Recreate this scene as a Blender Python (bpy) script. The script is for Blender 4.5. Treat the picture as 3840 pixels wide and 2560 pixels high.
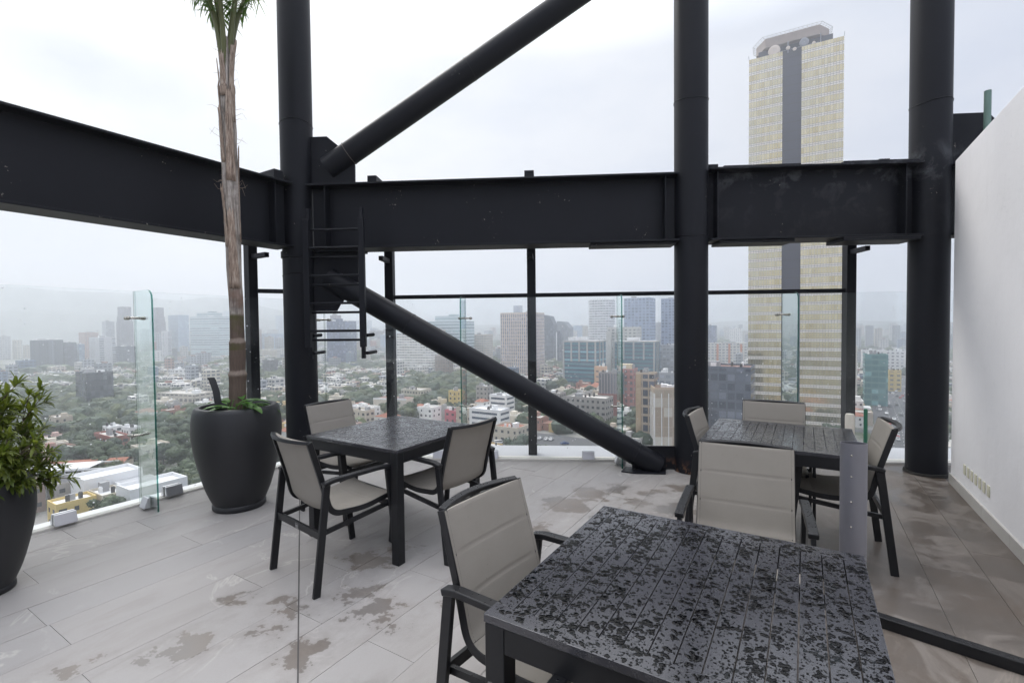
import bpy, bmesh, math, random
from math import sin, cos, pi, radians as RAD, floor, hypot, atan2
from mathutils import Vector, Matrix, noise
random.seed(7)
S = bpy.context.scene
for o in list(bpy.data.objects): bpy.data.objects.remove(o)
COL = S.collection
# ------------------------------------------------------------------ camera
PITCH, ROLL, EYE, YAW = .0273561, -.0101718, 1.5, .549
f_ = Vector((0, cos(PITCH), -sin(PITCH))); rt_ = Vector((1, 0, 0)); up_ = rt_.cross(f_)
RT = rt_*cos(ROLL)+up_*sin(ROLL); UP = up_*cos(ROLL)-rt_*sin(ROLL)
cd = bpy.data.cameras.new('camera'); cam = bpy.data.objects.new('camera', cd); COL.objects.link(cam)
M = Matrix.Identity(4)
for i in range(3): M[i][0] = RT[i]; M[i][1] = UP[i]; M[i][2] = -f_[i]
M[0][3], M[1][3], M[2][3] = 0, 0, EYE
cam.matrix_world = M
cd.sensor_width = 36; cd.lens = 1796.86/3840*36; cd.clip_start = .05; cd.clip_end = 20000
S.camera = cam
# ------------------------------------------------------------------ light
SUN_EL, SUN_AZ = RAD(48), RAD(-38)      # behind the cloud, ahead and to the left
w = bpy.data.worlds.new('World'); S.world = w; w.use_nodes = True
nt = w.node_tree; nt.nodes.clear(); N = nt.nodes.new; K = nt.links.new
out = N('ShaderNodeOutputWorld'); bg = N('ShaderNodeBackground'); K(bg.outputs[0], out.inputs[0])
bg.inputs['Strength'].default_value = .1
sky = N('ShaderNodeTexSky'); sky.sky_type = 'NISHITA'; sky.sun_disc = False
sky.sun_elevation = SUN_EL; sky.sun_rotation = SUN_AZ; sky.dust_density = 4; sky.air_density = 1.5
tc = N('ShaderNodeTexCoord')
nz = N('ShaderNodeTexNoise'); nz.inputs['Scale'].default_value = 2.6; nz.inputs['Detail'].default_value = 5; nz.inputs['Roughness'].default_value = .5
mp = N('ShaderNodeMapping'); mp.inputs['Scale'].default_value = (1, 1, 2.4); mp.inputs['Location'].default_value = (.4, .2, .9)
K(tc.outputs['Generated'], mp.inputs['Vector']); K(mp.outputs[0], nz.inputs['Vector'])
sd = N('ShaderNodeVectorMath'); sd.operation = 'DOT_PRODUCT'
sd.inputs[1].default_value = (sin(SUN_AZ)*cos(SUN_EL), cos(SUN_AZ)*cos(SUN_EL), sin(SUN_EL))
K(tc.outputs['Generated'], sd.inputs[0])
r1 = N('ShaderNodeValToRGB'); r1.color_ramp.elements[0].position = .0; r1.color_ramp.elements[0].color = (.58, .61, .72, 1)
r1.color_ramp.elements[1].position = .98; r1.color_ramp.elements[1].color = (.79, .80, .825, 1)
e = r1.color_ramp.elements.new(.6); e.color = (.70, .725, .785, 1)
K(sd.outputs['Value'], r1.inputs[0])
r2 = N('ShaderNodeValToRGB'); r2.color_ramp.elements[0].position = .38; r2.color_ramp.elements[0].color = (.84, .87, .92, 1)
r2.color_ramp.elements[1].position = .56; r2.color_ramp.elements[1].color = (1, 1, 1, 1)
K(nz.outputs['Fac'], r2.inputs[0])
mu = N('ShaderNodeMix'); mu.data_type = 'RGBA'; mu.blend_type = 'MULTIPLY'; mu.inputs[0].default_value = 1
K(r1.outputs[0], mu.inputs[6]); K(r2.outputs[0], mu.inputs[7])
sc = N('ShaderNodeVectorMath'); sc.operation = 'SCALE'
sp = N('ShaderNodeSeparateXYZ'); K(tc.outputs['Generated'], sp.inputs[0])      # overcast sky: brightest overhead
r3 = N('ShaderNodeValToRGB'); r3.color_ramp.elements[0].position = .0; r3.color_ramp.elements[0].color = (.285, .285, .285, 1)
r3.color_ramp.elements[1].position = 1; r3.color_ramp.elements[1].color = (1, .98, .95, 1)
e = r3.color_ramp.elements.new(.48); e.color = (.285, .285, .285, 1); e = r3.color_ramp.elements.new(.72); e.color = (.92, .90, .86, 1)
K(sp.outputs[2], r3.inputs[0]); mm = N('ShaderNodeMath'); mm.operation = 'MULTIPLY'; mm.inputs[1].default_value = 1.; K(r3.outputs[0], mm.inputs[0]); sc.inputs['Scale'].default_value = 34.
# one soft grey cloud high at the left
cl = N('ShaderNodeVectorMath'); cl.operation = 'SUBTRACT'; cl.inputs[1].default_value = Vector((-.884, 1.016, .566)).normalized(); K(tc.outputs['Generated'], cl.inputs[0])
n5 = N('ShaderNodeTexNoise'); n5.inputs['Scale'].default_value = 9; n5.inputs['Detail'].default_value = 4; K(tc.outputs['Generated'], n5.inputs['Vector'])
m5 = N('ShaderNodeMapping'); m5.inputs['Scale'].default_value = (1, 1, 2.3); K(cl.outputs[0], m5.inputs['Vector'])
l5 = N('ShaderNodeVectorMath'); l5.operation = 'LENGTH'; K(m5.outputs[0], l5.inputs[0])
a5 = N('ShaderNodeMath'); a5.operation = 'MULTIPLY_ADD'; K(n5.outputs['Fac'], a5.inputs[0]); a5.inputs[1].default_value = .17; K(l5.outputs['Value'], a5.inputs[2])
r5 = N('ShaderNodeValToRGB'); r5.color_ramp.elements[0].position = .11; r5.color_ramp.elements[0].color = (.70, .74, .82, 1); r5.color_ramp.elements[1].position = .23; r5.color_ramp.elements[1].color = (1, 1, 1, 1)
K(a5.outputs[0], r5.inputs[0]); x5 = N('ShaderNodeMix'); x5.data_type = 'RGBA'; x5.blend_type = 'MULTIPLY'; x5.inputs[0].default_value = 1
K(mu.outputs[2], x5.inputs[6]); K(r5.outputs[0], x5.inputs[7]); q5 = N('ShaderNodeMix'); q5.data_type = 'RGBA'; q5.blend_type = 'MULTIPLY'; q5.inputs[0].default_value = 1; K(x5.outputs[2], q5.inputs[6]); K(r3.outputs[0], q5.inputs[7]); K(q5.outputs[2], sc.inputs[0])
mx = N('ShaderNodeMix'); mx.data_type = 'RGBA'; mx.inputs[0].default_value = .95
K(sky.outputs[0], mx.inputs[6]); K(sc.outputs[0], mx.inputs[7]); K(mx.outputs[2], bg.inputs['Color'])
sl = bpy.data.lights.new('sun', 'SUN'); so = bpy.data.objects.new('sun', sl); COL.objects.link(so)
sl.energy = 1.4; sl.angle = RAD(25); sl.color = (1, .97, .93)
so.rotation_euler = Vector((-sin(SUN_AZ)*cos(SUN_EL), -cos(SUN_AZ)*cos(SUN_EL), -sin(SUN_EL))).to_track_quat('-Z', 'Y').to_euler()
so.location = (-8, 8, 14)
S.view_settings.view_transform = 'Standard'; S.view_settings.look = 'None'
S.view_settings.exposure = .12; S.view_settings.gamma = 1; S.view_settings.use_curve_mapping = False
cy = S.cycles; cy.use_denoising = True; cy.max_bounces = 9; cy.diffuse_bounces = 3; cy.glossy_bounces = 3
cy.transparent_max_bounces = 16; cy.volume_bounces = 5; cy.sample_clamp_indirect = 6; cy.caustics_reflective = False; cy.caustics_refractive = False
try: cy.denoiser = 'OPENIMAGEDENOISE'; cy.denoising_input_passes = 'RGB_ALBEDO_NORMAL'
except Exception: pass

# ------------------------------------------------------------------ helpers
def tag(o, label=None, cat=None, group=None, kind=None):
    for k, v in (('label', label), ('category', cat), ('group', group), ('kind', kind)):
        if v: o[k] = v
    return o
def empty(name, loc, rz=0, label=None, cat=None, group=None):
    o = bpy.data.objects.new(name, None); COL.objects.link(o); o.empty_display_size = .2
    o.location = loc; o.rotation_euler = (0, 0, rz)
    return tag(o, label, cat, group)
def fillet(pts, r, n=5):
    out = [Vector(pts[0])]
    for i in range(1, len(pts)-1):
        p, a, b = Vector(pts[i]), Vector(pts[i-1]), Vector(pts[i+1])
        da, db = (a-p).normalized(), (b-p).normalized()
        rr = min(r, (a-p).length*.49, (b-p).length*.49)
        A, B = p+da*rr, p+db*rr
        for k in range(n+1):
            t = k/n; out.append(A*(1-t)**2+p*2*t*(1-t)+B*t*t)
    out.append(Vector(pts[-1])); return out
class MB:
    def __init__(s): s.v = []; s.f = []; s.uv = []; s.m = []; s.hasuv = False
    def add(s, vs, fs, mi=0, uvs=None):
        n = len(s.v); s.v += [tuple(q) for q in vs]
        for k, f in enumerate(fs):
            s.f.append([n+i for i in f]); s.m.append(mi)
            if uvs: s.uv.append(uvs[k]); s.hasuv = True
            else: s.uv.append([(0, 0)]*len(f))
    def box(s, c, d, rz=0, mi=0, tilt=None):
        x, y, z = d[0]/2, d[1]/2, d[2]/2
        R = Matrix.Rotation(rz, 3, 'Z')
        if tilt is not None: R = R @ tilt
        vs = [R @ Vector((sx*x, sy*y, sz*z))+Vector(c) for sz in (-1, 1) for sy in (-1, 1) for sx in (-1, 1)]
        s.add(vs, [(0, 2, 3, 1), (4, 5, 7, 6), (0, 1, 5, 4), (2, 6, 7, 3), (0, 4, 6, 2), (1, 3, 7, 5)], mi)
    def facade_box(s, w, d, z0, z1, cx=0, cy=0, mi=0, top=True):
        X = [cx-w/2, cx+w/2]; Y = [cy-d/2, cy+d/2]; P = [(X[0], Y[0]), (X[1], Y[0]), (X[1], Y[1]), (X[0], Y[1])]
        for i in range(4):
            a, b = P[i], P[(i+1) % 4]; L = hypot(b[0]-a[0], b[1]-a[1])
            s.add([(a[0], a[1], z0), (b[0], b[1], z0), (b[0], b[1], z1), (a[0], a[1], z1)], [(0, 1, 2, 3)], mi,
                  [[(0, z0), (L, z0), (L, z1), (0, z1)]])
        if top: s.add([(p[0], p[1], z1) for p in P], [(0, 1, 2, 3)], mi, [[(-.01, -.01)]*4])
    def prism(s, poly, z0, z1, mi=0):
        n = len(poly); vs = [(p[0], p[1], z0) for p in poly]+[(p[0], p[1], z1) for p in poly]
        s.add(vs, [tuple(range(n-1, -1, -1)), tuple(range(n, 2*n))]+[(i, (i+1) % n, n+(i+1) % n, n+i) for i in range(n)], mi)
    def plate(s, poly3, thick, mi=0):       # polygon in 3D extruded along its normal (centred)
        P = [Vector(p) for p in poly3]; nn = (P[1]-P[0]).cross(P[2]-P[0]).normalized()*thick/2; n = len(P)
        vs = [p-nn for p in P]+[p+nn for p in P]
        s.add(vs, [tuple(range(n-1, -1, -1)), tuple(range(n, 2*n))]+[(i, (i+1) % n, n+(i+1) % n, n+i) for i in range(n)], mi)
    def tube(s, pts, r, seg=12, caps=True, mi=0):
        pts = [Vector(p) for p in pts]; n = len(pts); rs = r if isinstance(r, (list, tuple)) else [r]*n
        b0 = len(s.v); vs = []; prev = None
        for i, p in enumerate(pts):
            t = (pts[min(i+1, n-1)]-pts[max(i-1, 0)]).normalized()
            if prev is None: u = t.cross(Vector((0, 0, 1)) if abs(t.z) < .9 else Vector((0, 1, 0))).normalized()
            else: u = (prev-t*prev.dot(t)).normalized()
            prev = u; v = t.cross(u)
            for k in range(seg):
                a = 2*pi*k/seg; vs.append(p+(u*cos(a)+v*sin(a))*rs[i])
        fs = [(i*seg+k, i*seg+(k+1) % seg, (i+1)*seg+(k+1) % seg, (i+1)*seg+k) for i in range(n-1) for k in range(seg)]
        if caps: fs += [tuple(range(seg-1, -1, -1)), tuple((n-1)*seg+k for k in range(seg))]
        s.add(vs, fs, mi)
    def sweep(s, pts, lat, wid, th, mi=0):    # rectangular bar along pts; lat = lateral axis
        pts = [Vector(p) for p in pts]; lat = Vector(lat).normalized(); n = len(pts); vs = []
        for i, p in enumerate(pts):
            if 0 < i < n-1:
                t1 = (pts[i]-pts[i-1]).normalized(); t2 = (pts[i+1]-pts[i]).normalized(); t = (t1+t2).normalized(); k = 1/max(.5, t.dot(t1))
            else: t = (pts[min(i+1, n-1)]-pts[max(i-1, 0)]).normalized(); k = 1
            nn = t.cross(lat).normalized()*th/2*k
            for a, b in ((-1, -1), (1, -1), (1, 1), (-1, 1)): vs.append(p+lat*wid/2*a+nn*b)
        fs = [(4*i+k, 4*i+(k+1) % 4, 4*i+4+(k+1) % 4, 4*i+4+k) for i in range(n-1) for k in range(4)]+[(3, 2, 1, 0), tuple(4*n-4+k for k in range(4))]
        s.add(vs, fs, mi)
    def lathe(s, prof, seg=48, c=(0, 0, 0), mi=0):
        n = len(prof); vs = [(c[0]+r*cos(2*pi*k/seg), c[1]+r*sin(2*pi*k/seg), c[2]+z) for r, z in prof for k in range(seg)]
        s.add(vs, [(i*seg+k, i*seg+(k+1) % seg, (i+1)*seg+(k+1) % seg, (i+1)*seg+k) for i in range(n-1) for k in range(seg)], mi)
    def ell(s, c, r, seg=10, rings=6, mi=0):
        vs = [(c[0]+r[0]*sin(pi*i/rings)*cos(2*pi*k/seg), c[1]+r[1]*sin(pi*i/rings)*sin(2*pi*k/seg), c[2]-r[2]*cos(pi*i/rings)) for i in range(rings+1) for k in range(seg)]
        s.add(vs, [(i*seg+k, i*seg+(k+1) % seg, (i+1)*seg+(k+1) % seg, (i+1)*seg+k) for i in range(rings) for k in range(seg)], mi)
    def mesh(s, name, mats, smooth=None):
        me = bpy.data.meshes.new(name); me.from_pydata(s.v, [], s.f)
        for m in (mats if isinstance(mats, (list, tuple)) else [mats]): me.materials.append(m)
        if any(s.m): me.polygons.foreach_set('material_index', s.m)
        if s.hasuv:
            ul = me.uv_layers.new(name='UVMap'); flat = []
            for u in s.uv:
                for q in u: flat += [q[0], q[1]]
            ul.data.foreach_set('uv', flat)
        me.validate(clean_customdata=False); me.update()
        if smooth is not None:
            me.polygons.foreach_set('use_smooth', [True]*len(me.polygons)); me.set_sharp_from_angle(angle=RAD(smooth))
        return me
    def build(s, name, mats, parent=None, smooth=None, bevel=0, loc=None, rz=None):
        o = bpy.data.objects.new(name, s.mesh(name, mats, smooth)); COL.objects.link(o)
        if parent: o.parent = parent
        if loc is not None: o.location = loc
        if rz is not None: o.rotation_euler = (0, 0, rz)
        if bevel:
            b = o.modifiers.new('bevel', 'BEVEL'); b.width = bevel; b.segments = 2; b.limit_method = 'ANGLE'; b.angle_limit = RAD(40)
            o.data.polygons.foreach_set('use_smooth', [True]*len(o.data.polygons)); o.data.set_sharp_from_angle(angle=RAD(50))
        return o
def kids(o): return KIDS.get(o.name, None) or [c for c in o.children]
KIDS = {}
def copy_tree(o, parent=None):
    c = o.copy(); COL.objects.link(c)
    if parent is not None: c.parent = parent
    if o.name not in KIDS: KIDS[o.name] = list(o.children)
    for ch in KIDS[o.name]: copy_tree(ch, c)
    return c

# ------------------------------------------------------------------ materials
class NG:
    def __init__(s, name):
        s.mat = bpy.data.materials.new(name); s.mat.use_nodes = True; s.t = s.mat.node_tree; s.t.nodes.clear()
        s.out = s.t.nodes.new('ShaderNodeOutputMaterial')
    def n(s, typ, ins=None, **kw):
        nd = s.t.nodes.new('ShaderNode'+typ)
        for k, v in kw.items(): setattr(nd, k, v)
        for k, v in (ins or {}).items(): s.set(nd.inputs[k], v)
        return nd
    def set(s, sock, v):
        if isinstance(v, bpy.types.NodeSocket): s.t.links.new(v, sock)
        elif isinstance(v, bpy.types.Node): s.t.links.new(v.outputs[0], sock)
        else: sock.default_value = (*v, 1) if isinstance(v, tuple) and len(v) == 3 and sock.type == 'RGBA' else v
    def m(s, op, a, b=0., c=0.):
        return s.n('Math', {0: a, 1: b, 2: c}, operation=op).outputs[0]
    def mix(s, fac, a, b, mode='MIX'):
        return s.n('Mix', {0: fac, 6: a, 7: b}, data_type='RGBA', blend_type=mode).outputs[2]
    def mixf(s, fac, a, b): return s.n('Mix', {0: fac, 2: a, 3: b}, data_type='FLOAT').outputs[0]
    def ramp(s, fac, stops, interp='LINEAR'):
        r = s.n('ValToRGB', {0: fac}); r.color_ramp.interpolation = interp; el = r.color_ramp.elements
        while len(el) > 1: el.remove(el[-1])
        for i, (p, c) in enumerate(stops):
            q = el[0] if i == 0 else el.new(p); q.position = p; q.color = (*c, 1) if isinstance(c, tuple) else (c, c, c, 1)
        return r.outputs[0]
    def noise(s, scale, detail=3, rough=.5, vec=None, dist=0, out='Fac'):
        nd = s.n('TexNoise', {'Scale': float(scale), 'Detail': float(detail), 'Roughness': rough, 'Distortion': float(dist)})
        if vec is not None: s.set(nd.inputs['Vector'], vec)
        return nd.outputs[out]
    def obj(s): return s.n('TexCoord').outputs['Object']
    def pos(s): return s.n('NewGeometry').outputs['Position']
    def bump(s, h, strength=.3, dist=.01): return s.n('Bump', {'Height': h, 'Strength': strength, 'Distance': dist}).outputs[0]
    def bsdf(s, base, rough=.5, metal=0., spec=.5, normal=None, **kw):
        p = s.n('BsdfPrincipled', {'Base Color': base, 'Roughness': rough, 'Metallic': metal, 'Specular IOR Level': spec})
        if normal is not None: s.set(p.inputs['Normal'], normal)
        for k, v in kw.items(): s.set(p.inputs[k], v)
        s.t.links.new(p.outputs[0], s.out.inputs[0]); return p
def simple(name, col, rough=.5, metal=0., var=.12, scale=3., bump=0., spec=.5):
    g = NG(name); c = tuple(x*(1-var) for x in col); d = tuple(min(1, x*(1+var)) for x in col)
    nzz = g.noise(scale, 5, .6, g.obj())
    nrm = g.bump(g.noise(scale*14, 3, .6, g.obj()), bump, .01) if bump else None
    g.bsdf(g.mix(nzz, c, d), g.mixf(nzz, max(.03, rough-.07), min(1, rough+.07)), metal, spec, nrm); return g.mat
def steel_paint():
    g = NG('black steel paint'); p = g.pos()
    n1 = g.noise(1.7, 6, .6, p); n2 = g.noise(60, 3, .6, p)
    chip = g.ramp(g.m('MULTIPLY', g.noise(34, 4, .7, p), g.ramp(g.noise(2.3, 2, .5, p), [(.5, 0.), (.62, 1.)])), [(.66, 0.), (.68, 1.)])
    col = g.mix(n1, (.008, .0085, .0115), (.014, .015, .0195)); col = g.mix(chip, col, (.30, .27, .24))
    z = g.n('SeparateXYZ', {0: p}).outputs[2]
    sm = g.m('MULTIPLY', g.ramp(g.noise(4.5, 5, .65, p, .4), [(.52, 0.), (.64, .8)]), g.m('MULTIPLY', g.m('GREATER_THAN', g.n('SeparateXYZ', {0: p}).outputs[0], 2.05), g.ramp(g.m('MULTIPLY', z, .2), [(.40, 0.), (.52, .15), (.575, .3), (.595, 1.), (.625, 1.), (.66, 0.)])))
    col = g.mix(sm, col, (.075, .078, .085))
    rust = g.m('MULTIPLY', g.ramp(z, [(.02, 1.), (.15, 0.)]), g.ramp(g.noise(16, 5, .7, p), [(.50, 0.), (.60, 1.)]))
    x = g.n('SeparateXYZ', {0: p}).outputs[0]
    rust = g.m('MULTIPLY', rust, g.m('MULTIPLY', g.m('GREATER_THAN', x, 1.6), g.m('LESS_THAN', x, 2.1)))
    col = g.mix(rust, col, g.mix(n2, (.07, .03, .016), (.24, .12, .07)))
    g.bsdf(col, g.mixf(n1, .38, .54), 0., .20, g.bump(g.noise(22, 4, .6, p), .06, .01)); return g.mat
def water_top():
    g = NG('wet dark slats'); o = g.pos()
    n = g.noise(58, 4, .62, o, .2); n3 = g.noise(9, 3, .6, o)
    v = g.m('ADD', n, g.m('MULTIPLY', g.m('SUBTRACT', n3, .5), .44))
    wet = g.ramp(v, [(.60, 0.), (.612, 1.)]); dome = g.ramp(v, [(.592, 0.), (.606, .9), (.70, 1.)])
    dn = g.n('TexVoronoi', {'Vector': o, 'Scale': 120.}); dd = g.ramp(dn.outputs['Distance'], [(.20, 1.), (.36, 0.)])
    dropm = g.m('MULTIPLY', dd, g.m('GREATER_THAN', g.n('SeparateColor', {0: dn.outputs['Color']}).outputs[0], .55))
    up_n = g.m('GREATER_THAN', g.n('SeparateXYZ', {0: g.n('NewGeometry').outputs['Normal']}).outputs[2], .7)
    allw = g.m('MULTIPLY', g.m('MAXIMUM', wet, dropm), up_n)
    base = g.mix(allw, (.034, .0345, .042), (.002, .003, .004))
    b = g.bump(g.m('ADD', dome, g.m('MULTIPLY', dropm, .5)), .7, .0011)
    g.bsdf(base, g.mixf(allw, .19, .02), 0., g.mixf(allw, .9, .22), b); return g.mat
def fabric():
    g = NG('taupe sling fabric'); o = g.obj()
    w1 = g.n('TexWave', {'Vector': o, 'Scale': 260., 'Distortion': .4}, bands_direction='X').outputs['Fac']
    w2 = g.n('TexWave', {'Vector': o, 'Scale': 260., 'Distortion': .4}, bands_direction='Z').outputs['Fac']
    n = g.noise(6, 5, .6, o); f = g.noise(420, 2, .5, o)
    col = g.mix(n, (.245, .226, .198), (.315, .293, .26)); col = g.mix(g.m('MULTIPLY', f, .35), col, (.17, .155, .14))
    dn = g.n('TexVoronoi', {'Vector': o, 'Scale': 46.}); dr = g.m('MULTIPLY', g.ramp(dn.outputs['Distance'], [(.05, 1.), (.09, 0.)]), g.m('GREATER_THAN', g.n('SeparateColor', {0: dn.outputs['Color']}).outputs[0], .72))
    col = g.mix(dr, col, (.16, .15, .135))
    g.bsdf(col, g.mixf(dr, .85, .15), 0., .3, g.bump(g.m('ADD', g.m('MULTIPLY', g.m('ADD', w1, w2), .3), dr), .25, .001)); return g.mat
def frame_paint():
    g = NG('anthracite aluminium frame'); o = g.pos()
    dn = g.n('TexVoronoi', {'Vector': o, 'Scale': 85.}); nrm = g.n('SeparateXYZ', {0: g.n('NewGeometry').outputs['Normal']}).outputs[2]
    dr = g.m('MULTIPLY', g.m('MULTIPLY', g.ramp(dn.outputs['Distance'], [(.18, 1.), (.34, 0.)]), g.m('GREATER_THAN', g.n('SeparateColor', {0: dn.outputs['Color']}).outputs[1], .5)), g.m('GREATER_THAN', nrm, .8))
    n = g.noise(8, 4, .6, o)
    g.bsdf(g.mix(dr, g.mix(n, (.0075, .008, .0095), (.013, .0135, .016)), (.008, .008, .01)), g.mixf(dr, .40, .05), 0., .35, g.bump(dr, .4, .003)); return g.mat
def glass(name='railing glass', drops=1.0, edge=False, tint=(.985, .992, .992)):
    g = NG(name); o = g.obj()
    tr = g.n('BsdfTransparent', {'Color': tint}); gl = g.n('BsdfGlossy', {'Color': (.9, .97, .95), 'Roughness': .0})
    fr = g.n('Fresnel', {'IOR': 1.5}).outputs[0]
    mx1 = g.n('MixShader', {0: g.m('MULTIPLY', fr, .55), 1: tr.outputs[0], 2: gl.outputs[0]})
    if not drops: g.t.links.new(mx1.outputs[0], g.out.inputs[0]); return g.mat
    dn = g.n('TexVoronoi', {'Vector': o, 'Scale': 22.}); sc_ = g.n('SeparateColor', {0: dn.outputs['Color']})
    pr = g.m('GREATER_THAN', sc_.outputs[0], .55)
    rad = g.m('MULTIPLY', g.m('POWER', sc_.outputs[1], 2.), .12)
    d = g.m('MULTIPLY', g.m('MULTIPLY', g.m('LESS_THAN', dn.outputs['Distance'], g.m('ADD', rad, .032)), pr), drops)
    film = g.m('MULTIPLY', g.ramp(g.noise(2.2, 5, .6, o), [(.4, 0.), (.75, 1.)]), .035)
    df = g.n('BsdfDiffuse', {'Color': (.97, .98, 1.)}); tl = g.n('BsdfTranslucent', {'Color': (.88, .9, .95)})
    dt = g.n('MixShader', {0: .6, 1: df.outputs[0], 2: tl.outputs[0]})
    mx2 = g.n('MixShader', {0: g.m('MAXIMUM', g.m('MULTIPLY', d, .75), film), 1: mx1.outputs[0], 2: dt.outputs[0]})
    g.t.links.new(mx2.outputs[0], g.out.inputs[0]); return g.mat
def edge_glass():
    g = NG('green glass edge'); 
    a = g.n('BsdfTransparent', {'Color': (.25, .62, .55)})
    p = g.n('BsdfPrincipled', {'Base Color': (.008, .085, .075), 'Roughness': .08, 'Specular IOR Level': .5})
    mx_ = g.n('MixShader', {0: .55, 1: a.outputs[0], 2: p.outputs[0]}); g.t.links.new(mx_.outputs[0], g.out.inputs[0]); return g.mat
def stone():
    g = NG('grey stone plank'); p = g.pos()
    ri = g.n('NewGeometry').outputs['Random Per Island']
    rot = g.n('Mapping', {'Vector': p, 'Rotation': (0, 0, YAW)}).outputs[0]
    st = g.n('Mapping', {'Vector': rot, 'Scale': (1., .32, 1.)}).outputs[0]
    off = g.n('VectorMath', {0: st, 1: g.n('CombineXYZ', {0: g.m('MULTIPLY', ri, 9.), 1: g.m('MULTIPLY', ri, 17.)}).outputs[0]}, operation='ADD').outputs[0]
    n1 = g.noise(1.6, 6, .62, off); n2 = g.noise(110, 4, .75, p); n3 = g.noise(5, 5, .65, off, .6)
    col = g.mix(n1, (.285, .266, .252), (.455, .430, .412))
    col = g.mix(g.ramp(ri, [(0., 0.), (1., .6)]), col, (.33, .32, .315))
    offv = g.n('VectorMath', {0: g.n('Mapping', {'Vector': rot, 'Scale': (1., .75, 1.), 'Rotation': (0., 0., .5)}).outputs[0], 1: g.n('CombineXYZ', {0: g.m('MULTIPLY', ri, 9.), 1: g.m('MULTIPLY', ri, 17.)}).outputs[0]}, operation='ADD').outputs[0]
    vein = g.m('ABSOLUTE', g.m('SUBTRACT', g.noise(1.25, 5, .6, offv, 1.1), .5))
    vm = g.m('MULTIPLY', g.ramp(vein, [(.0, .9), (.006, .3), (.013, 0.)]), g.ramp(g.noise(.9, 2, .5, p), [(.46, 0.), (.6, .7)]))
    col = g.mix(vm, col, (.60, .57, .53))
    col = g.mix(g.ramp(n3, [(.5, 0.), (.75, .45)]), col, (.22, .195, .175))
    col = g.mix(g.m('MULTIPLY', n2, .42), col, (.22, .215, .21))
    # wet patches: shapes of their own left by the rain
    dis = g.n('VectorMath', {0: g.noise(5.5, 4, .6, p, 0, 'Color'), 1: (.5, .5, .5)}, operation='SUBTRACT').outputs[0]
    q = g.n('VectorMath', {0: p, 1: g.n('VectorMath', {0: dis, 'Scale': .50}, operation='SCALE').outputs[0]}, operation='ADD').outputs[0]
    wet = None
    for x, y, r in WET:
        d = g.n('VectorMath', {0: q, 1: (x, y, 0.)}, operation='DISTANCE').outputs['Value']
        k = g.m('SUBTRACT', r, d); wet = k if wet is None else g.m('MAXIMUM', wet, k)
    xy = g.n('SeparateXYZ', {0: rot}); bcoord = xy.outputs[0]
    reg = g.ramp(g.m('MULTIPLY', g.m('ADD', bcoord, 1.9), .3), [(.12, 0.), (.85, 1.)])
    spots = g.m('ADD', wet, g.m('MULTIPLY', g.m('SUBTRACT', g.noise(13, 5, .7, p), .5), .30))
    wetm = g.m('MAXIMUM', g.ramp(spots, [(-.0, 0.), (.014, 1.)]), g.ramp(g.m('ADD', spots, .10), [(0., 0.), (.10, .22)]))
    damp = g.m('MULTIPLY', g.ramp(g.noise(2.3, 7, .7, p, .8), [(.44, 0.), (.52, 1.)]), reg)
    damp = g.m('MULTIPLY', damp, .95)
    wm = g.m('MAXIMUM', wetm, damp)
    brown = g.mix(g.ramp(g.noise(2.1, 3, .5, p), [(.4, 0.), (.65, 1.)]), (.53, .515, .50), (.60, .535, .475))
    col = g.mix(g.m('MULTIPLY', reg, .85), col, g.mix(1., col, (.46, .41, .365), 'MULTIPLY'))
    wc = g.mix(1., col, brown, 'MULTIPLY'); col = g.mix(wm, col, wc)
    g.bsdf(col, g.mixf(wm, .62, .28), 0., .4, g.bump(g.m('ADD', g.m('MULTIPLY', n2, .4), g.m('MULTIPLY', n3, .6)), .16, .003)); return g.mat
WET = [(.72, 4.30, .17), (.45, 4.03, .20), (.95, 4.42, .12), (1.05, 4.05, .14), (.78, 3.75, .13), (1.25, 4.30, .13), (1.35, 3.85, .16), (.20, 3.55, .10),
       (-.75, 2.50, .13), (-.88, 2.72, .10), (-1.20, 2.58, .10), (-.60, 2.40, .06), (-1.25, 2.35, .08), (-1.0, 2.15, .10), (-1.60, 2.25, .11), (-1.55, 2.62, .06),
       (-.95, 3.10, .15), (-.75, 3.25, .10), (-.35, 2.62, .07), (.05, 3.02, .07), (1.55, 4.40, .10), (-1.95, 2.10, .08), (-.62, 1.85, .08), (.15, 2.75, .06), (.35, 2.25, .12), (.62, 2.6, .08)]
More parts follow.
